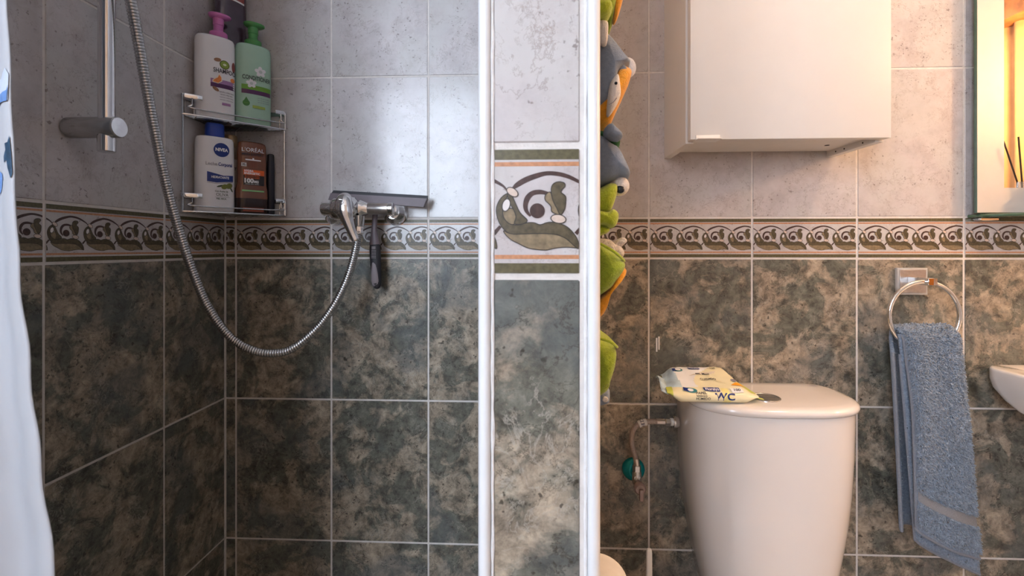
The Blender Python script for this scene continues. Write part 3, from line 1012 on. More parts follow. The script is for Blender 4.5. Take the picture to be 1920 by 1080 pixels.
lettering('HÚMEDO', 0.0055, (0.060, 0.0085), pt2, 'ink', pack, 0.024)
lettering('WC', 0.0175, (0.097, 0.0118), pt2, 'label_blue', pack, 0.034, bold=0.03, skew=0.15)

# ------------------------------------------------------------------ towel ring and towel
t = world_thing('towel_ring', 'chrome towel ring on a square clear wall plate, blue towel through it', 'towel ring', (0.7506, 0, 1.035))
obj('wall_plate', box((0.7216, -0.0075, 1.0085), (0.7796, -0.0003, 1.062), 0.0012, 2), 'clear_acrylic', t)
obj('inner_plate', box((0.7256, -0.0088, 1.0125), (0.7756, -0.0076, 1.058), 0.0004), 'chrome_brushed', t)
cl = obj('clip', box((0.7400, -0.058, 1.0310), (0.7570, -0.0088, 1.0445), 0.0008), 'chrome', t)
obj('clip_mark', box((0.7408, -0.0588, 1.0316), (0.7490, -0.0581, 1.0440)), 'copper_mark', cl)
RC, RR = (0.7388, -0.050, 0.9735), 0.0640
obj('ring', tube([(RC[0] + RR * math.cos(a), RC[1], RC[2] + RR * math.sin(a)) for a in (2 * PI * i / 72 for i in range(72))], 0.0040, 14, True, up=(0, 1, 0)), 'chrome', t)

towel = world_thing('hand_towel', 'blue-grey terry hand towel hanging through the towel ring', 'towel', (0.75, -0.06, 0.50))


def towel_edges(z):
    """Left and right border of the front flap at height z."""
    k = (0.955 - z) / (0.955 - 0.53)
    return 0.6895 + 0.0105 * k, 0.7868 + 0.033 * k


def front_pt(u, v, off=0.0):
    """u across, v from the top fold down to the slanting hem."""
    zt = 0.955 - 0.006 * (1 - u)
    zb = 0.590 - 0.058 * (max(u, 0) ** 0.75)
    z = zt + (zb - zt) * v
    a, b = towel_edges(z)
    x = a + (b - a) * u
    round_edge = 0.010 * (max(0, 1 - u / 0.10) ** 2 + max(0, (u - 0.9) / 0.10) ** 2)
    fold = 0.0045 * math.sin(u * 4.2 + 0.6) * min(1, v * 3) + 0.003 * math.sin(u * 9 + v * 3)
    d = 0.070 + 0.012 * min(1, v * 2.5) - round_edge + fold + 0.006 * v
    top = max(0.0, 1 - v / 0.045)
    d -= 0.018 * top * top
    zt_drop = 0.002 * top
    return Vector((x, -d - off, z - zt_drop))


def sheet(fn, nu, nv, thick, name, mat, parent):
    bm = bmesh.new()
    skin_rings(bm, [[fn(i / nu, j / nv) for i in range(nu + 1)] for j in range(nv + 1)], closed=False)
    o = obj(name, bm, mat, parent, angle=80)
    m = o.modifiers.new('solid', 'SOLIDIFY')
    m.thickness = thick
    m.offset = -1 if name == 'front_flap' else 0
    return o


sheet(front_pt, 24, 60, 0.007, 'front_flap', 'towel_base', towel)


def back_pt(u, v):
    z = 0.950 + (0.572 - 0.950) * v
    x = 0.6770 + 0.013 * v + (0.112 + 0.022 * v) * u
    return Vector((x, -0.012 - 0.044 * max(0, 1 - u / 0.32) ** 1.6 - 0.004 * v, z - 0.03 * u * v - 0.045 * max(0, 1 - u / 0.25) * (1 - v) ** 3))


sheet(back_pt, 16, 40, 0.006, 'back_flap', 'towel_base', towel)


def mid_pt(u, v):
    z = 0.940 + ((0.560 - 0.062 * max(u, 0) ** 0.8) - 0.940) * v
    x = 0.6860 + 0.024 * v + (0.100 + 0.016 * v) * u
    return Vector((x, -0.0565 - 0.008 * v - 0.0008 * math.sin(u * 5 + 1), z))


sheet(mid_pt, 16, 40, 0.005, 'inner_flap', 'towel_base', towel)


def fold_pt(u, w):
    """The towel turning over inside the ring, from the front flap to the back one."""
    a = front_pt(u, 0.012)
    b = back_pt(u, 0.0)
    p = a.lerp(Vector((min(max(b.x, 0.690), 0.785), min(b.y, -0.016), max(b.z, 0.946))), w)
    p.z += 0.005 * math.sin(PI * w)
    return p


sheet(fold_pt, 24, 12, 0.004, 'top_fold', 'towel_base', towel)
# hems: flat woven edges
hem = bmesh.new()
add_tube(hem, [front_pt(0.0, v / 40, 0.000) + Vector((0.0015, 0, 0)) for v in range(1, 41)], 0.0027, 8, squash=1.0)
obj('hem', hem, 'towel_hem', towel)
obj('hem', tube([front_pt(u / 24, 1.0, -0.002) for u in range(25)], 0.0030, 8), 'towel_hem', towel)
obj('hem', tube([back_pt(0, v / 30) for v in range(31)], 0.0027, 8), 'towel_hem', towel)
obj('hem', tube([back_pt(u / 12, 1) for u in range(13)], 0.0027, 8), 'towel_hem', towel)
obj('hem', tube([mid_pt(u / 20, 1) for u in range(21)], 0.0030, 8), 'towel_hem', towel)
obj('hem', tube([mid_pt(0, v / 30) for v in range(3, 31)], 0.0026, 8), 'towel_hem', towel)


def band_v(u):
    return 0.80 + 0.015 * u


bm = bmesh.new()
skin_rings(bm, [[front_pt(0.02 + 0.97 * i / 24, band_v(i / 24) + 0.046 * j / 6, 0.0012) for i in range(25)] for j in range(7)], closed=False)
obj('woven_band', bm, 'towel_band', towel)
# terry loops
rt = random.Random(11)


def pile(fn, count, umin, skip, name, out):
    V, F = [], []
    for _ in range(count):
        u, v = rt.uniform(umin, 1.0), rt.uniform(0.0, 0.985)
        if skip(u, v):
            continue
        e = 0.004
        p = fn(u, v)
        n = (fn(min(u + e, 1.02), v) - fn(u - e, v)).cross(fn(u, v + e) - fn(u, v - e))
        if n.y * out > 0:
            n.negate()
        n.normalize()
        d1 = (n + Vector((rt.uniform(-.8, .8), rt.uniform(-.3, .3), rt.uniform(-1.0, .5)))).normalized()
        d2 = (d1 * 0.5 + Vector((rt.uniform(-.9, .9), rt.uniform(-.5, .5), rt.uniform(-1.2, .4)))).normalized()
        L = rt.uniform(0.0020, 0.0040)
        pts = [p - n * 0.001, p + d1 * L, p + d1 * L + d2 * L * 0.8]
        rads = [0.00085, 0.00105, 0.00055]
        b0 = len(V)
        t_ = d1
        a = t_.orthogonal().normalized()
        c = t_.cross(a)
        for q, r in zip(pts, rads):
            for k in range(3):
                an = 2 * PI * k / 3
                V.append(tuple(q + (a * math.cos(an) + c * math.sin(an)) * r))
        for s in range(2):
            for k in range(3):
                k2 = (k + 1) % 3
                F.append((b0 + s * 3 + k, b0 + s * 3 + k2, b0 + s * 3 + 3 + k2, b0 + s * 3 + 3 + k))
        F.append((b0 + 6, b0 + 7, b0 + 8))
    me = bpy.data.meshes.new(name)
    me.from_pydata(V, [], F)
    for q in me.polygons:
        q.use_smooth = True
    o = link(name, me, 'towel_pile', towel)
    o['kind'] = 'stuff'
    return o


pile(front_pt, 16000, 0.025, lambda u, v: band_v(u) - 0.004 < v < band_v(u) + 0.048 or v > 0.975, 'terry_pile', 1)
pile(fold_pt, 1500, 0.0, lambda u, v: False, 'terry_pile', 1)
pile(mid_pt, 2600, 0.0, lambda u, v: v < 0.84 and u > 0.15, 'terry_pile', 1)
pile(back_pt, 2200, 0.0, lambda u, v: u > 0.3, 'terry_pile', 1)

# ------------------------------------------------------------------ washbasin
t = world_thing('washbasin', 'white ceramic wall-hung washbasin below the mirror', 'washbasin', (1.12, -0.2, 0.70))


def basin_ring(z, xi, d0, d1, n=12, r=0.035):
    x0, x1 = 0.8800 + xi, 1.42 - xi
    out = []
    for cx, cy, a0 in ((x1 - r, d0 + r, -PI / 2), (x1 - r, d1 - r, 0), (x0 + r, d1 - r, PI / 2), (x0 + r, d0 + r, PI)):
        for k in range(n + 1):
            a = a0 + PI / 2 * k / n
            out.append(Vector((cx + r * math.cos(a), -(cy + r * math.sin(a)), z)))
    return out


rings = [basin_ring(0.70, 0.20, 0.12, 0.30), basin_ring(0.745, 0.12, 0.115, 0.34), basin_ring(0.778, 0.040, 0.100, 0.38), basin_ring(0.794, 0.010, 0.075, 0.40),
         basin_ring(0.802, 0.005, 0.050, 0.41), basin_ring(0.815, 0.003, 0.028, 0.415), basin_ring(0.834, 0.001, 0.008, 0.42), basin_ring(0.850, 0.0, 0.003, 0.42), basin_ring(0.866, 0.0, 0.003, 0.42),
         basin_ring(0.8695, 0.0015, 0.003, 0.4185), basin_ring(0.871, 0.005, 0.003, 0.415), basin_ring(0.8705, 0.022, 0.06, 0.395), basin_ring(0.864, 0.032, 0.075, 0.385),
         basin_ring(0.82, 0.06, 0.10, 0.36), basin_ring(0.775, 0.13, 0.14, 0.31)]
obj('basin', skin_rings(bmesh.new(), rings), 'ceramic', t, angle=60)
obj('drain', lathe([(0.7752, 0.022), (0.777, 0.022), (0.7765, 0.014)], (1.12, -0.225, 0)), 'chrome', t)
obj('waste_pipe', lathe([(0.40, 0.018), (0.70, 0.018)], (1.12, -0.20, 0)), 'chrome', t)

# ------------------------------------------------------------------ mirror, shelf, reed diffuser
t = world_thing('wall_mirror', 'wall mirror with a wide frosted border above the washbasin', 'mirror', (1.15, 0, 1.168))
MX0, MX1, MZ0, MZ1 = 0.8600, 1.44, 1.1685, 2.00
obj('glass_plate', box((MX0, -0.0205, MZ0), (MX1, -0.0150, MZ1), 0.0003), 'glass_edge', t, smooth=False)
obj('backing', box((MX0 + 0.03, -0.0149, MZ0 + 0.03), (MX1 - 0.03, -0.0003, MZ1 - 0.03)), 'white_plastic', t, smooth=False)
obj('mirror_face', box((MX0 + 0.0508, -0.0211, MZ0 + 0.0488), (MX1 - 0.0508, -0.0206, MZ1 - 0.0488)), 'mirror_glass', t, smooth=False)
for lo, hi in (((MX0 + 0.0012, MZ0 + 0.0012), (MX0 + 0.0508, MZ1 - 0.001)), ((MX1 - 0.0508, MZ0 + 0.0012), (MX1 - 0.001, MZ1 - 0.001)),
               ((MX0 + 0.0508, MZ0 + 0.0012), (MX1 - 0.0508, MZ0 + 0.0488)), ((MX0 + 0.0508, MZ1 - 0.0488), (MX1 - 0.0508, MZ1 - 0.001))):
    obj('frosted_border', box((lo[0], -0.0210, lo[1]), (hi[0], -0.0206, hi[1])), 'frosted_glass', t, smooth=False)
t = world_thing('glass_shelf', 'green-edged glass shelf along the bottom of the mirror', 'shelf', (1.15, 0, 1.163))
outl = [(0.8630, 0.0008), (0.8700, 0.0190), (0.8900, 0.036), (0.925, 0.056), (0.97, 0.070), (1.03, 0.080), (1.15, 0.085), (1.30, 0.078), (1.38, 0.055), (1.43, 0.0008)]
obj('glass_board', add_prism(bmesh.new(), outl, lambda x, y, k: Vector((x, -y, 1.1605 + k)), 0.0065), 'shelf_glass', t, angle=30)
obj('shelf_edge', tube([(a, -b, 1.1637) for a, b in outl], 0.0034, 8), 'glass_edge', t)
obj('bracket', box((0.8700, -0.018, 1.1545), (0.905, -0.0005, 1.1600), 0.001), 'chrome', t)
obj('bracket', box((1.370, -0.018, 1.1545), (1.405, -0.0005, 1.1600), 0.001), 'chrome', t)
t = world_thing('reed_diffuser', 'small glass reed diffuser with dark sticks on the glass shelf', 'reed diffuser', (0.9720, -0.0465, 1.1672))
bx, by = 0.9720, -0.0465
obj('bottle', lathe([(1.1674, 0.020), (1.169, 0.022), (1.205, 0.022), (1.215, 0.019), (1.220, 0.011), (1.232, 0.0105), (1.232, 0.008)], (bx, by, 0)), 'diffuser_glass', t)
obj('bottle_label', lathe([(1.176, 0.0223), (1.200, 0.0223)], (bx, by, 0)), 'diffuser_label', t)
for dx, dy, h in ((-0.010, 0.004, 0.115), (0.012, -0.004, 0.118), (-0.018, -0.006, 0.110), (0.004, 0.008, 0.116)):
    obj('reed', tube([(bx, by, 1.172), (bx + dx * 0.5, by + dy * 0.5, 1.232), (bx + dx * 1.6, by + dy * 1.6, 1.205 + h)], 0.0014, 8), 'reed', t)

# ------------------------------------------------------------------ shower rail, hose and mixer
t = world_thing('shower_rail', 'chrome vertical shower rail on a round bracket on the left shower wall', 'shower rail', (XL, -0.339, 1.235))
bxr, byr = -0.5936, -0.339
obj('rail_tube', tube([(bxr, byr, 1.25), (bxr, byr, 1.95)], 0.0098, 24), 'chrome', t)
for z in (1.2690, 1.93):
    br = obj('bracket', lathe([(XL + 0.0005, 0.0125), (XL + 0.003, 0.0145), (-0.577, 0.0145), (-0.5755, 0.0135)], (0, byr, z), 'X'), 'chrome_dull', t)
    obj('cap', lathe([(-0.5755, 0.0134), (-0.5746, 0.0130), (-0.5742, 0.004)], (0, byr, z), 'X'), 'chrome', br)
obj('end_sleeve', lathe([(1.2348, 0.0095), (1.2355, 0.0106), (1.2560, 0.0106)], (bxr, byr, 0)), 'chrome', t)
t = world_thing('hand_shower', 'chrome hand shower in its holder high on the shower rail', 'hand shower', (-0.575, -0.36, 1.80))
obj('holder', box((-0.610, -0.358, 1.775), (-0.560, -0.320, 1.815), 0.006, 2), 'chrome_dull', t)
obj('handle', tube([(-0.565, -0.352, 1.72), (-0.545, -0.352, 1.80), (-0.50, -0.352, 1.87)], [0.009, 0.012, 0.013], 16), 'chrome', t)
obj('spray_head', lathe([(0, 0.01), (0.01, 0.04), (0.02, 0.045), (0.024, 0.04)], (-0.51, -0.352, 1.87), 'X'), 'chrome', t)

HOSE = [(-0.5660, -0.350, 1.72), (-0.5580, -0.348, 1.62), (-0.5600, -0.344, 1.52), (-0.5618, -0.340, 1.4754), (-0.5668, -0.3299, 1.4511), (-0.5715, -0.3146, 1.413), (-0.5781, -0.2918, 1.3519),
        (-0.5835, -0.2664, 1.2784), (-0.5855, -0.2408, 1.1992), (-0.5818, -0.2199, 1.1316), (-0.5738, -0.2002, 1.0649), (-0.5595, -0.1811, 0.9996), (-0.5328, -0.1641, 0.946),
        (-0.5015, -0.1523, 0.9203), (-0.4726, -0.1434, 0.9119), (-0.4387, -0.1332, 0.9168), (-0.4009, -0.119, 0.9485), (-0.372, -0.1047, 0.9912), (-0.3522, -0.0907, 1.0402),
        (-0.3418, -0.0777, 1.0908), (-0.3385, -0.0690, 1.127), (-0.3382, -0.0660, 1.146)]
t = world_thing('shower_hose', 'ribbed chrome shower hose looping down from the rail to the mixer', 'shower hose', (-0.4726, -0.1434, 0.905))
cv = catmull(HOSE, 12)
acc = [0.0]
for a, b in zip(cv, cv[1:]):
    acc.append(acc[-1] + math.dist(a, b))
step, pts, rad, s, i = 0.00085, [], [], 0.0, 0
k = 0
while s < acc[-1]:
    while acc[i + 1] < s:
        i += 1
    f = (s - acc[i]) / (acc[i + 1] - acc[i])
    pts.append(tuple(a + (b - a) * f for a, b in zip(cv[i], cv[i + 1])))
    rad.append((0.0063, 0.0073, 0.0075, 0.0075, 0.0073)[k % 5])
    k += 1
    s += step
obj('ribbed_tube', tube(pts, rad, 12), 'chrome_dull', t, angle=80)
obj('hose_nut', lathe([(1.1290, 0.0080), (1.1300, 0.0088), (1.1420, 0.0088), (1.1440, 0.0075)], (-0.3382, -0.0665, 0), n=8), 'chrome', t, angle=20)

MZ = 1.1772
t = world_thing('shower_mixer', 'chrome single-lever shower mixer tap on the back shower wall', 'tap', (-0.35, -0.03, 1.15))
obj('mixer_body', lathe([(-0.4112, 0.003), (-0.4108, 0.0090), (-0.4090, 0.0118), (-0.4060, 0.0128), (-0.3880, 0.0130), (-0.3870, 0.0190), (-0.3830, 0.0220), (-0.3620, 0.0235), (-0.3450, 0.0225),
                         (-0.3405, 0.0160), (-0.3385, 0.0145), (-0.3350, 0.0150), (-0.3330, 0.0172), (-0.3270, 0.0150), (-0.3210, 0.0122), (-0.3180, 0.0116)],
                        (0, -0.068, MZ), 'X', 40), 'chrome', t, angle=50)
obj('arm_sleeve', lathe([(-0.3190, 0.0110), (-0.3182, 0.0116), (-0.2790, 0.0108), (-0.2782, 0.0100)], (0, -0.068, MZ), 'X', 32), 'chrome_brushed', t)
obj('arm_end', lathe([(-0.2785, 0.0105), (-0.2775, 0.0120), (-0.2700, 0.0122), (-0.2680, 0.0100), (-0.2672, 0.003)], (0, -0.068, MZ), 'X', 32), 'chrome', t)
for xw, xb in ((-0.4100, -0.4000), (-0.2845, -0.2760)):
    fl = obj('wall_flange', lathe([(0.0003, 0.0255), (0.002, 0.0262), (0.006, 0.0255), (0.012, 0.0220), (0.018, 0.0165), (0.022, 0.0135)], (xw, 0, MZ - 0.0030), 'Y', 40), 'chrome', t)
    obj('union_nut', tube([(xw, -0.020, MZ - 0.002), ((xw + xb) / 2, -0.050, MZ - 0.001)], [0.0140, 0.0130], 6), 'chrome', t, angle=20)
    obj('inlet_pipe', tube([((xw + xb) / 2, -0.048, MZ), (xb, -0.068, MZ)], 0.0105, 20), 'chrome', t)
obj('outlet', lathe([(1.1425, 0.0085), (1.1440, 0.0105), (1.1480, 0.0108), (1.1580, 0.0120), (1.1640, 0.0130)], (-0.3382, -0.0665, 0), n=28), 'chrome', t)
obj('cartridge_collar', lathe([(0.066, 0.0215), (0.088, 0.0218), (0.0905, 0.0205)], (-0.3545, 0, MZ + 0.0015), 'Y', 40), 'chrome', t)
path = [(-0.3530, -0.0905, 1.2010), (-0.3528, -0.0980, 1.1970), (-0.3520, -0.1060, 1.1880), (-0.3500, -0.1100, 1.1770), (-0.3470, -0.1110, 1.1660), (-0.3440, -0.1105, 1.1560),
        (-0.3410, -0.1100, 1.1470), (-0.3370, -0.1085, 1.1350), (-0.3325, -0.1065, 1.1230), (-0.3298, -0.1055, 1.1160), (-0.3290, -0.1052, 1.1135)]
lev = obj('lever', tube(catmull([p + (r,) for p, r in zip(path, (0.006, 0.0125, 0.0155, 0.0162, 0.0150, 0.0122, 0.0103, 0.0085, 0.0075, 0.0070, 0.0045))], 4) and
                        [q[:3] for q in catmull(path, 4)],
                        [q[0] for q in catmull([(r,) for r in (0.006, 0.0125, 0.0155, 0.0162, 0.0150, 0.0122, 0.0103, 0.0085, 0.0075, 0.0070, 0.0045)], 4)], 24,
                        squash=[0.75 - 0.25 * min(1, i / 30) for i in range(41)], up=(0, -1, 0)), 'chrome', t, angle=80)
obj('dome_back', lathe([(0.088, 0.0200), (0.096, 0.0195), (0.103, 0.0165), (0.108, 0.0110), (0.1095, 0.003)], (-0.3525, 0, MZ + 0.0035), 'Y', 36), 'chrome', t)
for a, b in (((-0.3545, 1.1905), (-0.3505, 1.1820)), ((-0.3505, 1.1820), (-0.3465, 1.1838)), ((-0.3465, 1.1838), (-0.3485, 1.1895)), ((-0.3485, 1.1895), (-0.3545, 1.1905))):
    obj('emblem', tube([(a[0], -0.1205, a[1]), (b[0], -0.1215, b[1])], 0.0005, 6), 'chrome_dull', lev)

# ------------------------------------------------------------------ squeegee hung behind the mixer
t = world_thing('squeegee', 'mauve and black squeegee hooked behind the mixer tap', 'squeegee', (-0.31, -0.035, 1.02))
tilt = math.atan2(1.2058 - 1.2175, 0.1915)
ct, st = math.cos(tilt), math.sin(tilt)


def sq(x, z, y):
    return Vector((-0.4008 + x * ct - z * st, y, 1.2175 + x * st + z * ct))


def bar(pf, y0, y1, bev):
    bm = bmesh.new()
    add_prism(bm, pf, lambda x, z, k: sq(x, z, y0 + k), y1 - y0)
    return bm


obj('blade_holder', bar([(-0.004, -0.006), (0.1915, -0.006), (0.1855, -0.0235), (-0.0085, -0.0200)], -0.040, -0.026, 0.001), 'mauve_plastic', t)
obj('rubber_blade', bar([(0.0, 0.0), (0.1918, 0.0), (0.1915, -0.0062), (-0.004, -0.0062)], -0.037, -0.031, 0), 'rubber_black', t)
hp = [(-0.3140, -0.034, 1.192), (-0.3165, -0.034, 1.170), (-0.3178, -0.034, 1.150), (-0.3185, -0.034, 1.135), (-0.3180, -0.034, 1.120), (-0.3172, -0.034, 1.108)]
obj('neck', tube(catmull(hp, 4), [q[0] for q in catmull([(0.0058,), (0.0055,), (0.0055,), (0.0062,), (0.0085,), (0.0112,)], 4)], 20, squash=0.7, up=(0, -1, 0)), 'mauve_plastic', t)
gp = [(-0.3172, -0.034, 1.1085), (-0.3168, -0.034, 1.100), (-0.3160, -0.034, 1.080), (-0.3150, -0.034, 1.060), (-0.3138, -0.034, 1.040), (-0.3130, -0.034, 1.028), (-0.3128, -0.034, 1.021), (-0.3128, -0.034, 1.0185)]
gr = obj('grip', tube(catmull(gp, 4), [q[0] for q in catmull([(0.0095,), (0.0112,), (0.0110,), (0.0105,), (0.0100,), (0.0088,), (0.0058,), (0.002,)], 4)], 22, squash=0.75, up=(0, -1, 0)), 'rubber_black', t)
obj('grip_inlay', tube([(-0.3172, -0.0405, 1.0780), (-0.3165, -0.0410, 1.066), (-0.3158, -0.0405, 1.050), (-0.3150, -0.0398, 1.036), (-0.3145, -0.0385, 1.028), (-0.3143, -0.037, 1.022)],
                       [0.0025, 0.0045, 0.0068, 0.0075, 0.0065, 0.0030], 14, squash=0.35, up=(0, -1, 0)), 'mauve_light', gr)
for k in range(6):
    obj('grip_rib', tube([(-0.3215, -0.0420, 1.0965 - k * 0.0030), (-0.3125, -0.0420, 1.0962 - k * 0.0030)], 0.0007, 6), 'mauve_light', gr)
obj('grip_badge', box((-0.3210, -0.0428, 1.0985), (-0.3130, -0.0415, 1.1045), 0.0004), 'mauve_light', gr)
obj('hang_hole', lathe([(0.0400, 0.0026), (0.0412, 0.0026)], (-0.3140, 0, 1.0300), 'Y', 16), 'hole_shade', gr)  # disc on the grip, painted dark for the shade in the hole

# ------------------------------------------------------------------ corner caddy
t = world_thing('corner_caddy', 'two-tier chrome wire corner caddy holding bottles in the shower', 'shower caddy', (-0.60, -0.05, 1.168))
PL = Vector((-0.6483, -0.1340, 0))
PR = Vector((-0.5150, -0.0017, 0))
PC = Vector((-0.6483, -0.0017, 0))
DG = (PR - PL).normalized()
NF = Vector((DG.y, -DG.x, 0))


def cadd(p, z):
    return (p.x, p.y, z)


for zf, zb in ((1.3482, 1.3820), (1.1688, 1.1985)):
    # floor frame with rounded front corners
    fr = [PC, PL.lerp(PC, 0.12), PL + DG * 0.006 + NF * 0.004, PL + DG * 0.02 + NF * 0.005, PR - DG * 0.02 + NF * 0.005, PR - DG * 0.006 + NF * 0.004, PR.lerp(PC, 0.12)]
    obj('floor_frame', tube([cadd(p, zf) for p in fr], 0.0017, 8, True), 'steel_wire', t)
    for k in range(1, 16):                       # floor wires, parallel to the front
        f = k / 16
        obj('floor_wire', tube([cadd(PC.lerp(PL, f), zf), cadd(PC.lerp(PR, f), zf)], 0.0009, 6), 'steel_wire', t)
    for k in range(1, 7):                        # cross wires
        f = k / 7
        a = PL.lerp(PR, f)
        e = a - NF * min((a - PL).length, (PR - a).length)
        obj('floor_wire', tube([cadd(a + NF * 0.005, zf - 0.0015), cadd(e, zf - 0.0015)], 0.0009, 6), 'steel_wire', t)
    # flat band along both walls, wrapped round the front corners
    for P0, sg in ((PL, 1), (PR, -1)):
        far = P0.lerp(PC, 0.85)
        pb = [far, P0.lerp(PC, 0.10), P0 + DG * sg * 0.004 + NF * 0.004, P0 + DG * sg * 0.010 + NF * 0.006, P0 + DG * sg * (0.036 if sg > 0 else 0.024) + NF * 0.006]
        pb = [cadd(p, zb) for p in pb]
        bm = bmesh.new()
        add_tube(bm, pb, 0.0013, 12, squash=0.45, up=(0, 0, 1))
        for v in bm.verts:
            v.co.z = zb + (v.co.z - zb) * 7.2
        obj('flat_band', bm, 'chrome', t)
        end = P0 + DG * sg * (0.020 if sg > 0 else 0.014) + NF * 0.006
        for f in (0.12, 0.3, 0.5, 0.7):
            q = P0.lerp(PC, f)
            obj('upright', tube([cadd(q, zf), cadd(q, zb)], 0.0010, 6), 'steel_wire', t)
        q = P0 + DG * sg * 0.005 + NF * 0.004
        obj('upright', tube([cadd(q, zf), cadd(q, zb)], 0.0014, 8), 'steel_wire', t)
    a = PL + DG * 0.020 + NF * 0.006
    b = PR - DG * 0.014 + NF * 0.006
    zr = zf + (zb - zf) * 0.36
    obj('front_rail', tube(catmull([cadd(a, zb - 0.003), cadd(a, zr + 0.006), cadd(a + DG * 0.005, zr), cadd(b - DG * 0.005, zr), cadd(b, zr + 0.006), cadd(b, zb - 0.003)], 5), 0.0014, 8), 'steel_wire', t)
for P0, sg in ((PL, 1), (PR, -1)):
    q = P0 + DG * sg * 0.006 + NF * 0.002
    obj('long_upright', tube([cadd(q, 1.1690), cadd(q, 1.3480)], 0.0017, 8), 'steel_wire', t)

# ------------------------------------------------------------------ bottles in the caddy
R45 = PI / 4


def bottle_face(rx, ry, e, off=0.0004):
    def f(x, y):
        k = min(0.999, abs(x) / rx)
        return Vector((x, -ry * (1 - k ** e) ** (1 / e) - off, y))
    return f


def pump(parent, mat, z, dx=0.0):
    obj('pump_collar', lathe([(z, 0.0148), (z + 0.001, 0.0155), (z + 0.010, 0.0155), (z + 0.012, 0.013)], (dx, 0, 0)), mat, parent)
    obj('pump_stem', lathe([(z + 0.011, 0.0085), (z + 0.025, 0.0085), (z + 0.0255, 0.0095), (z + 0.040, 0.0095)], (dx, 0, 0)), mat, parent)
    bm = loft([(z + 0.038, 0.010, 0.010), (z + 0.041, 0.017, 0.0125, 0.001), (z + 0.0435, 0.0195, 0.0135, 0.002), (z + 0.046, 0.0195, 0.0135, 0.002), (z + 0.0475, 0.017, 0.011, 0.002)], 2.2, 28)
    for v in bm.verts:
        v.co.x += dx
    h = obj('pump_head', bm, mat, parent)
    return h


SHX, SHY, SHZ = -0.6172, -0.0800, 1.3492
sh = thing('shampoo_bottle', 'white shampoo pump bottle with pink pump on the top caddy shelf', 'bottle', (SHX, SHY, SHZ), R45, 'bottles in the corner caddy')
obj('bottle_body', loft([(0, 0.0310, 0.0165), (0.002, 0.0330, 0.0180), (0.006, 0.0338, 0.0186), (0.080, 0.0340, 0.0188), (0.146, 0.0338, 0.0187), (0.154, 0.0330, 0.0182), (0.1585, 0.0310, 0.0168),
                         (0.1605, 0.027, 0.0140), (0.161, 0.016, 0.010)], 2.6), 'white_bottle', sh)
pump(sh, 'pink_pump', 0.1605, 0.006)
f1, f2, f3 = (bottle_face(0.0340, 0.0188, 2.6, o) for o in (0.0003, 0.0006, 0.0009))
lettering('SHAMPOO', 0.0125, (0.0135, 0.0925), f3, 'ink', sh, 0.0390, bold=0.012)
patch(rect(-0.0105, 0.068, 0.0332, 0.0760), f1, 'band_lilac', sh, 'label_band')
patch(rect(-0.0105, 0.0600, 0.0332, 0.0680), f1, 'band_plum', sh, 'label_band')
kw = patch(disc(0.0130, 0.1060, 0.0086), f1, 'kiwi_skin', sh, 'kiwi_print', 0.004)
patch(disc(0.0130, 0.1060, 0.0072), f2, 'kiwi_flesh', kw, 'kiwi_flesh', 0.004)
patch(disc(0.0130, 0.1060, 0.0030, 0.0022), f3, 'kiwi_core', kw, 'kiwi_core', 0.004)
patch(disc(0.0010, 0.1130, 0.0062, 0.0036, 0.15), f2, 'almond', sh, 'almond_print', 0.004)
patch(disc(0.0292, 0.1060, 0.0034, 0.0100), f2, 'grape', sh, 'grape_print', 0.003)
patch(disc(-0.0020, 0.0570 - 0.0005, 0.0062, 0.0032, -0.6), f2, 'almond', sh, 'almond_print', 0.004)
og = patch([(-0.0075, 0.0690), (0.0020, 0.0735 - 0.006), (0.0088, 0.0730), (0.0085, 0.0800), (0.0040, 0.0870), (0.0005, 0.0805), (-0.0075, 0.0730)], f2, 'peel_white', sh, 'orange_slice', 0.004)
patch([(-0.0060, 0.0700), (0.0020, 0.0690), (0.0074, 0.0738), (0.0070, 0.0800), (0.0038, 0.0850), (0.0015, 0.0790), (-0.0060, 0.0728)], f3, 'orange_fruit', og, 'orange_flesh', 0.004)
patch(disc(0.0275, 0.0795, 0.0045, 0.0042, 0.4), f2, 'orange_fruit', sh, 'orange_slice', 0.004)
for k, (w, s_) in enumerate(((0.026, 0.0045), (0.022, 0.0035), (0.024, 0.0026), (0.024, 0.0026))):
    lettering('reparación y cuidado intenso', s_, (0.0165, 0.0530 - 0.0050 * k), f2, 'ink_grey', sh, w)
patch(rect(0.0085, 0.0275, 0.0235, 0.0325), f2, 'band_lilac', sh, 'label_band', 0.005)

CNX, CNY, CNZ = -0.5698, -0.0325, 1.3492
cn = thing('conditioner_bottle', 'mint green conditioner pump bottle with green pump on the top caddy shelf', 'bottle', (CNX, CNY, CNZ), R45, 'bottles in the corner caddy')
obj('bottle_body', loft([(0, 0.0300, 0.0165), (0.002, 0.0318, 0.0178), (0.006, 0.0325, 0.0184), (0.080, 0.0328, 0.0186), (0.148, 0.0326, 0.0185), (0.156, 0.0318, 0.0180), (0.1605, 0.0298, 0.0165),
                         (0.1625, 0.026, 0.0140), (0.163, 0.016, 0.010)], 2.6), 'mint_bottle', cn)
pump(cn, 'green_pump', 0.1625, 0.0)
f1, f2, f3 = (bottle_face(0.0328, 0.0186, 2.6, o) for o in (0.0003, 0.0006, 0.0009))
lettering('CONDITIONER', 0.0118, (0.0025, 0.0925), f3, 'ink', cn, 0.0520, bold=0.012)
patch(rect(-0.0245, 0.0690, 0.0295, 0.0785), f1, 'band_leaf', cn, 'label_band')
patch(rect(-0.0245, 0.0605, 0.0295, 0.0690), f1, 'band_plum', cn, 'label_band')
lettering('JAZMÍN NUTRITIVO', 0.0040, (0.008, 0.0735), f2, 'gold_green', cn, 0.030)
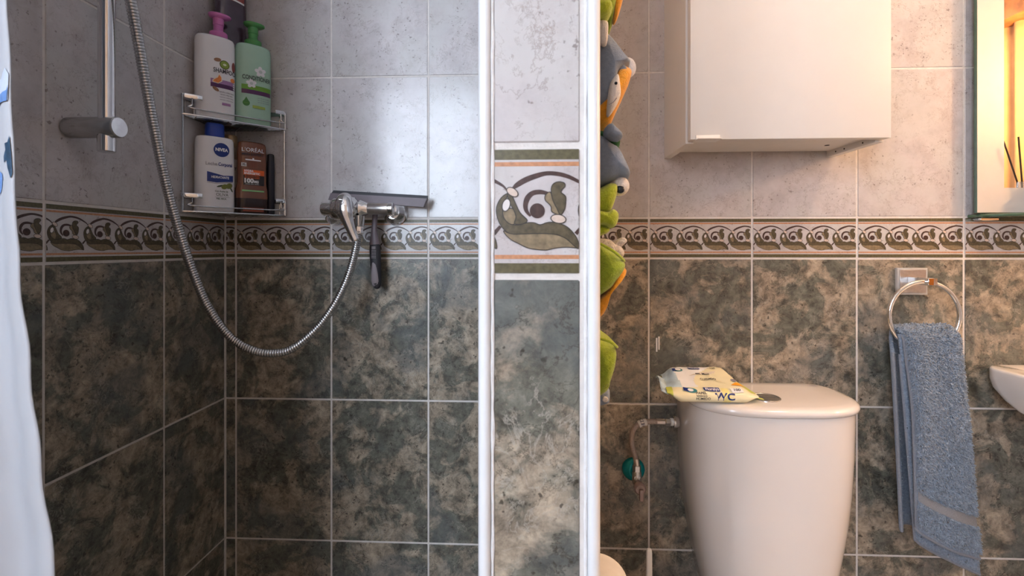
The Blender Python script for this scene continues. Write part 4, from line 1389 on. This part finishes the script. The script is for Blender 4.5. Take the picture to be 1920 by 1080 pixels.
for cx, cy, r in ((0.0090, 0.1080, 0.0062), (-0.0075, 0.0815, 0.0055)):
    fl = patch(disc(cx, cy, r * 0.55), f3, 'petal_heart', cn, 'flower_print', 0.004)
    for k in range(5):
        a = 2 * PI * k / 5 + 0.4
        patch(disc(cx + r * math.cos(a) * 0.95, cy + r * math.sin(a) * 0.95, r * 0.80, r * 0.62, a), f2, 'petal', fl, 'petal', 0.004)
patch([(-0.0195, 0.0430), (-0.0130, 0.0430)] and disc(-0.0165, 0.0415, 0.0062) , f2, 'drop_green', cn, 'drop_print', 0.004)
patch([(-0.0215, 0.0440), (-0.0115, 0.0440), (-0.0165, 0.0535)], f2, 'drop_green', cn, 'drop_print', 0.004)
lettering('vegano', 0.0030, (-0.0165, 0.0415), f3, 'band_leaf', cn, 0.009)
patch(rect(-0.0055, 0.0330, 0.0180, 0.0385), f2, 'gold_green', cn, 'label_band', 0.005)
for k in range(3):
    lettering('para todo tipo de cabello', 0.0028, (0.0150, 0.0545 - 0.0042 * k), f2, 'ink_grey', cn, 0.022)

pb_ = thing('purple_bottle', 'tall dark purple translucent bottle behind the two pump bottles', 'bottle', (-0.6190, -0.0300, 1.3492), R45, 'bottles in the corner caddy')
obj('bottle_body', loft([(0, 0.0260, 0.0150), (0.003, 0.0280, 0.0165), (0.19, 0.0290, 0.0165), (0.268, 0.0285, 0.0165), (0.280, 0.024, 0.0145), (0.286, 0.013, 0.011)], 3.0), 'purple_bottle', pb_)
obj('bottle_cap', lathe([(0.285, 0.013), (0.31, 0.013), (0.312, 0.010)]), 'ink', pb_)
f1 = bottle_face(0.0287, 0.0165, 3.0, 0.0004)
f2 = bottle_face(0.0287, 0.0165, 3.0, 0.0008)
patch(rect(-0.010, 0.2530, 0.022, 0.2660), f1, 'grape', pb_, 'label')
patch([(-0.010, 0.2560), (0.022, 0.2500), (0.022, 0.2535), (-0.010, 0.2595)], f2, 'petal', pb_, 'label_edge')

lo = thing('lotion_bottle', 'white body lotion bottle with blue cap on the lower caddy shelf', 'bottle', (-0.6180, -0.0795, 1.1698), R45, 'bottles in the corner caddy')
obj('bottle_body', loft([(0, 0.0310, 0.0150), (0.002, 0.0328, 0.0165), (0.008, 0.0335, 0.0170), (0.075, 0.0335, 0.0172), (0.130, 0.0325, 0.0170), (0.140, 0.0318, 0.0165), (0.1445, 0.0300, 0.0155), (0.1460, 0.026, 0.0135),
                         (0.1468, 0.015, 0.010)], 2.8), 'white_bottle', lo)
cp = obj('flip_cap', loft([(0.146, 0.0155, 0.0120), (0.147, 0.0165, 0.0130), (0.169, 0.0158, 0.0125), (0.1722, 0.0145, 0.0112), (0.173, 0.011, 0.008)], 2.8), 'lotion_blue', lo)
bmc = loft([(0.1640, 0.0162, 0.0128), (0.1646, 0.0162, 0.0128)], 2.8)
obj('cap_seam', bmc, 'label_blue', cp)
f1, f2, f3 = (bottle_face(0.0335, 0.0172, 2.8, o) for o in (0.0003, 0.0006, 0.0009))
rd = patch(disc(0.0085, 0.1205, 0.0135, n=28), f1, 'label_blue', lo, 'round_label')
lettering('NIVEA', 0.0085, (0.0085, 0.1205), f3, 'print_white', rd, 0.0215, bold=0.04)
lettering('Leche', 0.0092, (-0.0085, 0.0925), f2, 'ink_grey', lo, 0.0185, bold=0.0)
lettering('Corporal', 0.0092, (0.0150, 0.0925), f2, 'label_blue', lo, 0.0240, bold=0.025)
patch([(-0.0155, 0.0585), (0.0, 0.0570), (0.0290, 0.0610), (0.0290, 0.0730), (0.012, 0.0712), (-0.0155, 0.0775)], f1, 'label_blue', lo, 'label_band')
lettering('HIDRATANTE', 0.0062, (0.0062, 0.0672), f3, 'print_white', lo, 0.0300, bold=0.03)
patch([(-0.0155, 0.0562), (0.0, 0.0547), (0.0270, 0.0587), (0.0290, 0.0605), (0.0, 0.0556), (-0.0155, 0.0570)], f1, 'ink_grey', lo, 'label_line')
for cx, cy, r in ((0.0135, 0.0500, 0.0060), (0.0215, 0.0520, 0.0065)):
    patch(disc(cx, cy, r, r * 0.78, 0.6), f3, 'olive_fruit', lo, 'olive_print', 0.004)
patch(disc(0.0070, 0.0510, 0.0070, 0.0018, 0.3), f2, 'olive_leaf', lo, 'leaf_print', 0.004)
patch(disc(0.0255, 0.0455, 0.0055, 0.0014, -1.1), f2, 'olive_leaf', lo, 'leaf_print', 0.004)
lettering('Con Aceite de', 0.0046, (0.0085, 0.0405), f2, 'olive_leaf', lo, 0.0220)
lettering('OLIVA', 0.0080, (0.0095, 0.0340), f2, 'olive_leaf', lo, 0.0210, bold=0.0)
patch(rect(-0.0030, 0.0292, 0.0235, 0.0296), f2, 'ink_grey', lo, 'label_line')
lettering('PIEL SECA', 0.0044, (0.0080, 0.0262), f2, 'olive_leaf', lo, 0.0170)

br = thing('shower_gel_bottle', 'translucent brown shower gel bottle with orange label on the lower caddy shelf', 'bottle', (-0.5693, -0.0387, 1.1698), R45, 'bottles in the corner caddy')
GR, GY = 0.0290, 0.0150
obj('bottle_body', loft([(0.030, 0.0290, 0.0155), (0.050, 0.0287, 0.0152), (0.060, 0.0262, 0.0150), (0.128, 0.0262, 0.0146), (0.138, 0.0256, 0.0140), (0.1425, 0.0240, 0.0125), (0.1445, 0.020, 0.0095),
                         (0.1452, 0.010, 0.006)], 3.6), 'brown_gel', br)
obj('bottle_foot', loft([(0, 0.0270, 0.0145), (0.003, 0.0290, 0.0157), (0.0305, 0.0290, 0.0157)], 3.6), 'brown_gel_low', br)
f1, f2, f3 = (bottle_face(0.0266, 0.0150, 3.6, o) for o in (0.0004, 0.0007, 0.0010))
lettering("L'ORÉAL", 0.0108, (-0.0010, 0.1268), f3, 'print_white', br, 0.0400, bold=0.0)
lettering('MEN EXPERT', 0.0070, (-0.0010, 0.1180), f3, 'ink', br, 0.0395, bold=0.02)
patch(rect(-0.0145, 0.1060, 0.0135, 0.1085), f2, 'print_white', br, 'shower_icon', 0.004)
patch(rect(-0.0020, 0.1085, 0.0010, 0.1112), f2, 'print_white', br, 'shower_icon', 0.004)
for k in range(5):
    patch(rect(-0.0065 + k * 0.0030, 0.0895, -0.0060 + k * 0.0030, 0.1055), f2, 'label_rust', br, 'water_line', 0.006)
patch(rect(-0.0215, 0.0935, -0.0125, 0.1010), f2, 'tag_white', br, 'size_label', 0.005)
lettering('XL', 0.0062, (-0.0170, 0.0973), f3, 'ink', br, 0.0065, bold=0.03)
patch(rect(-0.0178, 0.0770, 0.0200, 0.0875), f1, 'label_orange', br, 'label_band')
lettering('HYDRA', 0.0056, (-0.0085, 0.0850), f3, 'print_white', br, 0.0165, bold=0.04)
lettering('ENERGETIC', 0.0056, (-0.0025, 0.0800), f3, 'print_white', br, 0.0285, bold=0.04)
patch(rect(-0.0178, 0.0570, 0.0200, 0.0770), f1, 'label_black', br, 'label_panel')
for k in range(2):
    lettering('GEL DE DUCHA TAURINA', 0.0030, (-0.0025, 0.0745 - 0.0034 * k), f3, 'label_orange', br, 0.0270)
lettering('100', 0.0118, (-0.0090, 0.0652), f3, 'print_white', br, 0.0165, bold=0.05)
lettering('MG', 0.0068, (0.0050, 0.0638), f3, 'print_white', br, 0.0085, bold=0.05)
lettering('cuerpo cara cabello', 0.0026, (-0.0025, 0.0592), f3, 'tag_white', br, 0.0250)
patch(rect(-0.0205, 0.0440, 0.0195, 0.0470), bottle_face(0.0290, 0.0153, 3.6, 0.0012), 'label_green', br, 'label_line')
patch(rect(-0.0190, 0.0040, 0.0190, 0.0120), bottle_face(0.0290, 0.0157, 3.6, 0.0006), 'label_rust', br, 'label_band')

gd = thing('gold_capped_bottle', 'slim amber bottle with gold cap behind the white lotion bottle', 'bottle', (-0.6215, -0.0280, 1.1698), R45, 'bottles in the corner caddy')
obj('bottle_body', lathe([(0, 0.0150), (0.002, 0.0165), (0.118, 0.0165), (0.132, 0.0150), (0.138, 0.0120)], n=28), 'amber_bottle', gd)
obj('bottle_label', lathe([(0.055, 0.0168), (0.112, 0.0168)], n=28), 'diffuser_label', gd)
obj('label_foot', lathe([(0.040, 0.0168), (0.050, 0.0168)], n=28), 'lotion_blue', gd)
lettering('TE', 0.0085, (0.0085, 0.092), lambda x, y: Vector((0.0172 * math.sin(x / 0.0168), -0.0172 * math.cos(x / 0.0168), y)), 'ink', gd)
obj('bottle_cap', lathe([(0.137, 0.0125), (0.139, 0.0140), (0.158, 0.0140), (0.1620, 0.0128), (0.1628, 0.008)], n=28), 'gold_cap', gd)
nv = thing('dark_bottle', 'slim black bottle tucked behind the brown shower gel', 'bottle', (-0.5455, -0.0105, 1.1698), R45, 'bottles in the corner caddy')
obj('bottle_body', loft([(0, 0.0064, 0.0060), (0.003, 0.0074, 0.0068), (0.095, 0.0074, 0.0068), (0.112, 0.0068, 0.0062)], 2.6), 'navy_bottle', nv)
obj('bottle_cap', loft([(0.112, 0.0064, 0.0058), (0.125, 0.0060, 0.0054), (0.127, 0.004, 0.0035)], 2.6), 'rubber_black', nv)

# ------------------------------------------------------------------ shower curtain
def edge_x(z):
    pts_ = [(0.15, -0.405), (0.50, -0.425), (0.7935, -0.4453), (0.908, -0.461), (1.093, -0.4819), (1.2835, -0.4898), (1.3337, -0.4924), (1.95, -0.510)]
    for (z0, x0), (z1, x1) in zip(pts_, pts_[1:]):
        if z <= z1:
            return x0 + (x1 - x0) * (z - z0) / (z1 - z0)
    return pts_[-1][1]


def curtain_pt(s, z, off=0.0):
    """s from the wall (0) to the free edge (1)."""
    xe = edge_x(z) + 0.004 + 0.0016 * math.sin(z * 70) * (1 if z < 1.1 else 0.4)
    x = -0.646 + (xe + 0.646) * s
    y = -0.540 + 0.016 * math.sin(s * 17 + 0.8 * math.sin(z * 2)) * (0.35 + 0.65 * (1 - s)) - 0.008 * s + 0.012 * math.sin(s * 17) * 0
    return Vector((x, y - off, z))


t = world_thing('shower_curtain', 'white shower curtain with blue print bunched at the left shower wall', 'curtain', (-0.55, -0.56, 0.15))
bm = bmesh.new()
skin_rings(bm, [[curtain_pt(i / 60, 0.15 + 1.78 * j / 120) for i in range(61)] for j in range(121)], closed=False)
o = obj('cloth', bm, 'shower_curtain', t)
m_ = o.modifiers.new('solid', 'SOLIDIFY')
m_.thickness = 0.0012
cf = lambda s, z: curtain_pt(s, z, 0.0020)
patch([(0.80, 1.236), (0.99, 1.238), (0.995, 1.262), (0.97, 1.268), (0.93, 1.258), (0.80, 1.262)], cf, 'print_pale', t, 'blue_print', 0.03)
patch([(0.80, 1.234), (0.985, 1.237), (0.994, 1.252), (0.985, 1.247), (0.93, 1.244), (0.80, 1.243)], lambda s, z: curtain_pt(s, z, 0.0026), 'print_blue', t, 'blue_print', 0.03)
patch([(0.985, 1.205), (0.995, 1.170), (0.985, 1.165), (0.965, 1.175), (0.955, 1.183), (0.930, 1.180), (0.925, 1.186), (0.950, 1.192), (0.945, 1.198), (0.97, 1.199)], cf, 'print_navy', t, 'navy_print', 0.02)
patch([(0.80, 1.150), (0.88, 1.158), (0.905, 1.166), (0.885, 1.170), (0.80, 1.175)], cf, 'print_blue', t, 'blue_print', 0.02)
tag(obj('curtain_rod', tube([(XL + 0.001, -0.565, 1.96), (PX0 - 0.001, -0.565, 1.96)], 0.0125, 20), 'chrome'), 'chrome curtain rod across the shower opening', 'curtain rod')
for k in range(6):
    xk = -0.64 + 0.022 * k
    obj('curtain_ring', tube([(xk, -0.565 + 0.018 * math.cos(a), 1.948 + 0.028 * math.sin(a)) for a in (2 * PI * i / 20 for i in range(20))], 0.0018, 6, True), 'white_plastic', t)

# ------------------------------------------------------------------ fabric organizer on the partition
ORG = [
    ('frog_body', 'green', 0.55, 0.035, [(0.047, 1.3357), (0.072, 1.3399), (0.0776, 1.3208), (0.072, 1.3019), (0.0673, 1.2897), (0.0616, 1.2927), (0.047, 1.2977)]),
    ('frog_limb', 'lime', 0.59, 0.016, [(0.0426, 1.2954), (0.0588, 1.2959), (0.0635, 1.2932), (0.0631, 1.288), (0.0575, 1.283), (0.0426, 1.2825)]),
    ('orange_flap', 'orange', 0.568, 0.012, [(0.0635, 1.3207), (0.0779, 1.3249), (0.0766, 1.3113), (0.0734, 1.2987), (0.0698, 1.2915), (0.0671, 1.3025)]),
    ('white_strap', 'white', 0.59, 0.006, [(0.0532, 1.2814), (0.0584, 1.283), (0.0609, 1.2795), (0.0596, 1.2636), (0.0541, 1.2659)]),
    ('pocket', 'bluegrey', 0.545, 0.045, [(0.0476, 1.2943), (0.0624, 1.2844), (0.0705, 1.2756), (0.0776, 1.2659), (0.0842, 1.2571), (0.0776, 1.2515), (0.0714, 1.242), (0.0681, 1.2204), (0.0614, 1.2085), (0.0476, 1.2087)]),
    ('pocket_rim', 'bluegrey', 0.572, 0.01, [(0.0549, 1.2764), (0.066, 1.2654), (0.0807, 1.2472), (0.0789, 1.2432), (0.0749, 1.2437), (0.0682, 1.2465), (0.0593, 1.2556)]),
    ('fox_head', 'orange', 0.548, 0.04, [(0.0704, 1.2505), (0.078, 1.2566), (0.0851, 1.2527), (0.0837, 1.2432), (0.0789, 1.2314), (0.0723, 1.2172), (0.0629, 1.2001), (0.0472, 1.1993), (0.0472, 1.2103), (0.0657, 1.2196)]),
    ('fox_face', 'white', 0.585, 0.008, [(0.0652, 1.2383), (0.0695, 1.2417), (0.0712, 1.233), (0.0716, 1.2243), (0.0682, 1.2156), (0.0617, 1.207), (0.0604, 1.2136), (0.0621, 1.2309)]),
    ('paw', 'bluegrey', 0.59, 0.014, [(0.0571, 1.1928), (0.0584, 1.1971), (0.0622, 1.1996), (0.066, 1.1961), (0.0716, 1.1905), (0.0711, 1.1875), (0.0677, 1.1862), (0.0631, 1.1867), (0.0579, 1.1893)]),
    ('leaf_collar', 'darkgreen', 0.56, 0.03, [(0.0459, 1.2002), (0.073, 1.1925), (0.0712, 1.1819), (0.0657, 1.1838), (0.0459, 1.19)]),
    ('pocket', 'bluegrey', 0.55, 0.045, [(0.047, 1.2003), (0.0626, 1.1921), (0.071, 1.1858), (0.0767, 1.1763), (0.0828, 1.162), (0.0804, 1.1573), (0.072, 1.1564), (0.0649, 1.1527), (0.047, 1.1504)]),
    ('frog_head', 'lime', 0.575, 0.022, [(0.0442, 1.142), (0.0589, 1.1518), (0.0642, 1.154), (0.0695, 1.1526), (0.0695, 1.145), (0.0668, 1.1361), (0.0633, 1.1295), (0.0567, 1.1272), (0.0442, 1.1295)]),
    ('frog_limb', 'lime', 0.582, 0.018, [(0.0435, 1.1321), (0.06, 1.1298), (0.0657, 1.132), (0.07, 1.128), (0.0687, 1.1202), (0.0648, 1.1167), (0.0578, 1.1193), (0.0435, 1.118)]),
    ('frog_limb', 'lime', 0.565, 0.02, [(0.0453, 1.1248), (0.064, 1.1188), (0.0631, 1.1128), (0.0453, 1.1087)]),
    ('rabbit', 'terry', 0.552, 0.03, [(0.0468, 1.1076), (0.0646, 1.1085), (0.0707, 1.1042), (0.0763, 1.1019), (0.0796, 1.0958), (0.0763, 1.0906), (0.067, 1.0915), (0.0468, 1.0943)]),
    ('rabbit_ear', 'terry', 0.56, 0.008, [(0.0684, 1.1028), (0.074, 1.1079), (0.0785, 1.1097), (0.0817, 1.1074), (0.0804, 1.1046), (0.073, 1.0991)]),
    ('pocket', 'green', 0.568, 0.045, [(0.045, 1.1064), (0.0599, 1.1018), (0.0689, 1.0946), (0.0748, 1.0891), (0.0734, 1.0823), (0.0667, 1.0732), (0.059, 1.0641), (0.045, 1.0609)]),
    ('orange_flap', 'orange', 0.582, 0.02, [(0.0435, 1.0499), (0.057, 1.064), (0.0644, 1.0741), (0.0709, 1.0842), (0.0761, 1.0838), (0.0752, 1.0799), (0.0687, 1.0742), (0.0631, 1.0654), (0.0578, 1.0566), (0.0561, 1.0456), (0.0435, 1.0367)]),
    ('pocket', 'green', 0.562, 0.045, [(0.0457, 1.0298), (0.0617, 1.0267), (0.0686, 1.0198), (0.0667, 1.006), (0.0622, 0.9921), (0.059, 0.982), (0.0457, 0.9799)]),
    ('whale_tail', 'bluegrey', 0.568, 0.02, [(0.045, 0.9899), (0.0599, 0.9864), (0.0644, 0.9828), (0.0649, 0.9765), (0.0622, 0.971), (0.045, 0.969)]),
]

org = world_thing('hanging_organizer', 'fabric hanging organizer with green, orange and grey animal pockets on the partition', 'organizer', (PX1, -0.55, 0.94))
obj('backing', box((PX1 + 0.0004, -0.652, 0.93), (PX1 + 0.0030, -0.42, 1.42), 0.0008), 'felt_bluegrey', org)


def puff(poly, d, hd):
    """A stuffed fabric piece: the outline swells in depth and closes to a seam front and back."""
    c = catmull(poly, 4, True)
    cx = sum(p[0] for p in c) / len(c)
    cz = sum(p[1] for p in c) / len(c)
    rings = []
    for k in range(9):
        a = -PI / 2 + PI * k / 8
        sc = max(0.05, abs(math.cos(a)) ** 0.55)
        y = -d + hd * math.sin(a)
        rings.append([Vector((max(PX1 + 0.003, cx + (x - cx) * sc), y, cz + (z - cz) * sc)) for x, z in c])
    return skin_rings(bmesh.new(), rings)


for nm, mt, d, hd, poly in ORG:
    obj(nm, puff(poly, d, hd), 'felt_' + mt, org, angle=80)
for mt, pp in (('lime', [(0.0455, -0.600, 1.0312), (0.0590, -0.606, 1.0285), (0.0665, -0.598, 1.0225), (0.0690, -0.575, 1.0195), (0.0665, -0.552, 1.0215), (0.0560, -0.540, 1.0290)]),
               ('lime', [(0.0455, -0.608, 1.1070), (0.0600, -0.612, 1.0990), (0.0690, -0.606, 1.0925), (0.0745, -0.585, 1.0895), (0.0740, -0.560, 1.0905)])):
    obj('pocket_piping', tube(catmull(pp, 6), 0.0011, 8), 'felt_' + mt, org)
obj('hang_loop', tube([(0.0842 + 0.0046 * math.cos(a), -0.55, 1.2605 + 0.0062 * math.sin(a)) for a in (2 * PI * i / 24 for i in range(24))], 0.0032, 8, True, squash=0.35), 'felt_white', org)
ball = [(-math.cos(a), 0.001 + math.sin(a)) for a in (PI * i / 14 for i in range(15))]
ey = obj('eyeball', lathe([(h * 0.0083, r * 0.0083) for h, r in ball], (0.0726, -0.575, 1.1522)), 'felt_white', org)
obj('pupil', lathe([(0.0070, 0.0036), (0.0080, 0.0030), (0.0088, 0.001)], (0.0722, -0.575, 1.1488), 'Y', 16), 'button_black', ey)
obj('fox_eye', lathe([(0, 0.0013), (0.001, 0.0009)], (0.0668, -0.5930, 1.232), 'Y', 12), 'button_black', org)
obj('smile_stitch', tube([(0.0610, -0.5935, 1.2145), (0.0645, -0.5945, 1.2165), (0.0672, -0.5935, 1.2200)], 0.0003, 6), 'ink_grey', org)
obj('white_spot', lathe([(0, 0.0024), (0.001, 0.0018)], (0.0590, -0.5882, 0.9780), 'Y', 16), 'felt_white', org)

for o in S.objects:
    if '_inv' in o:
        del o['_inv']
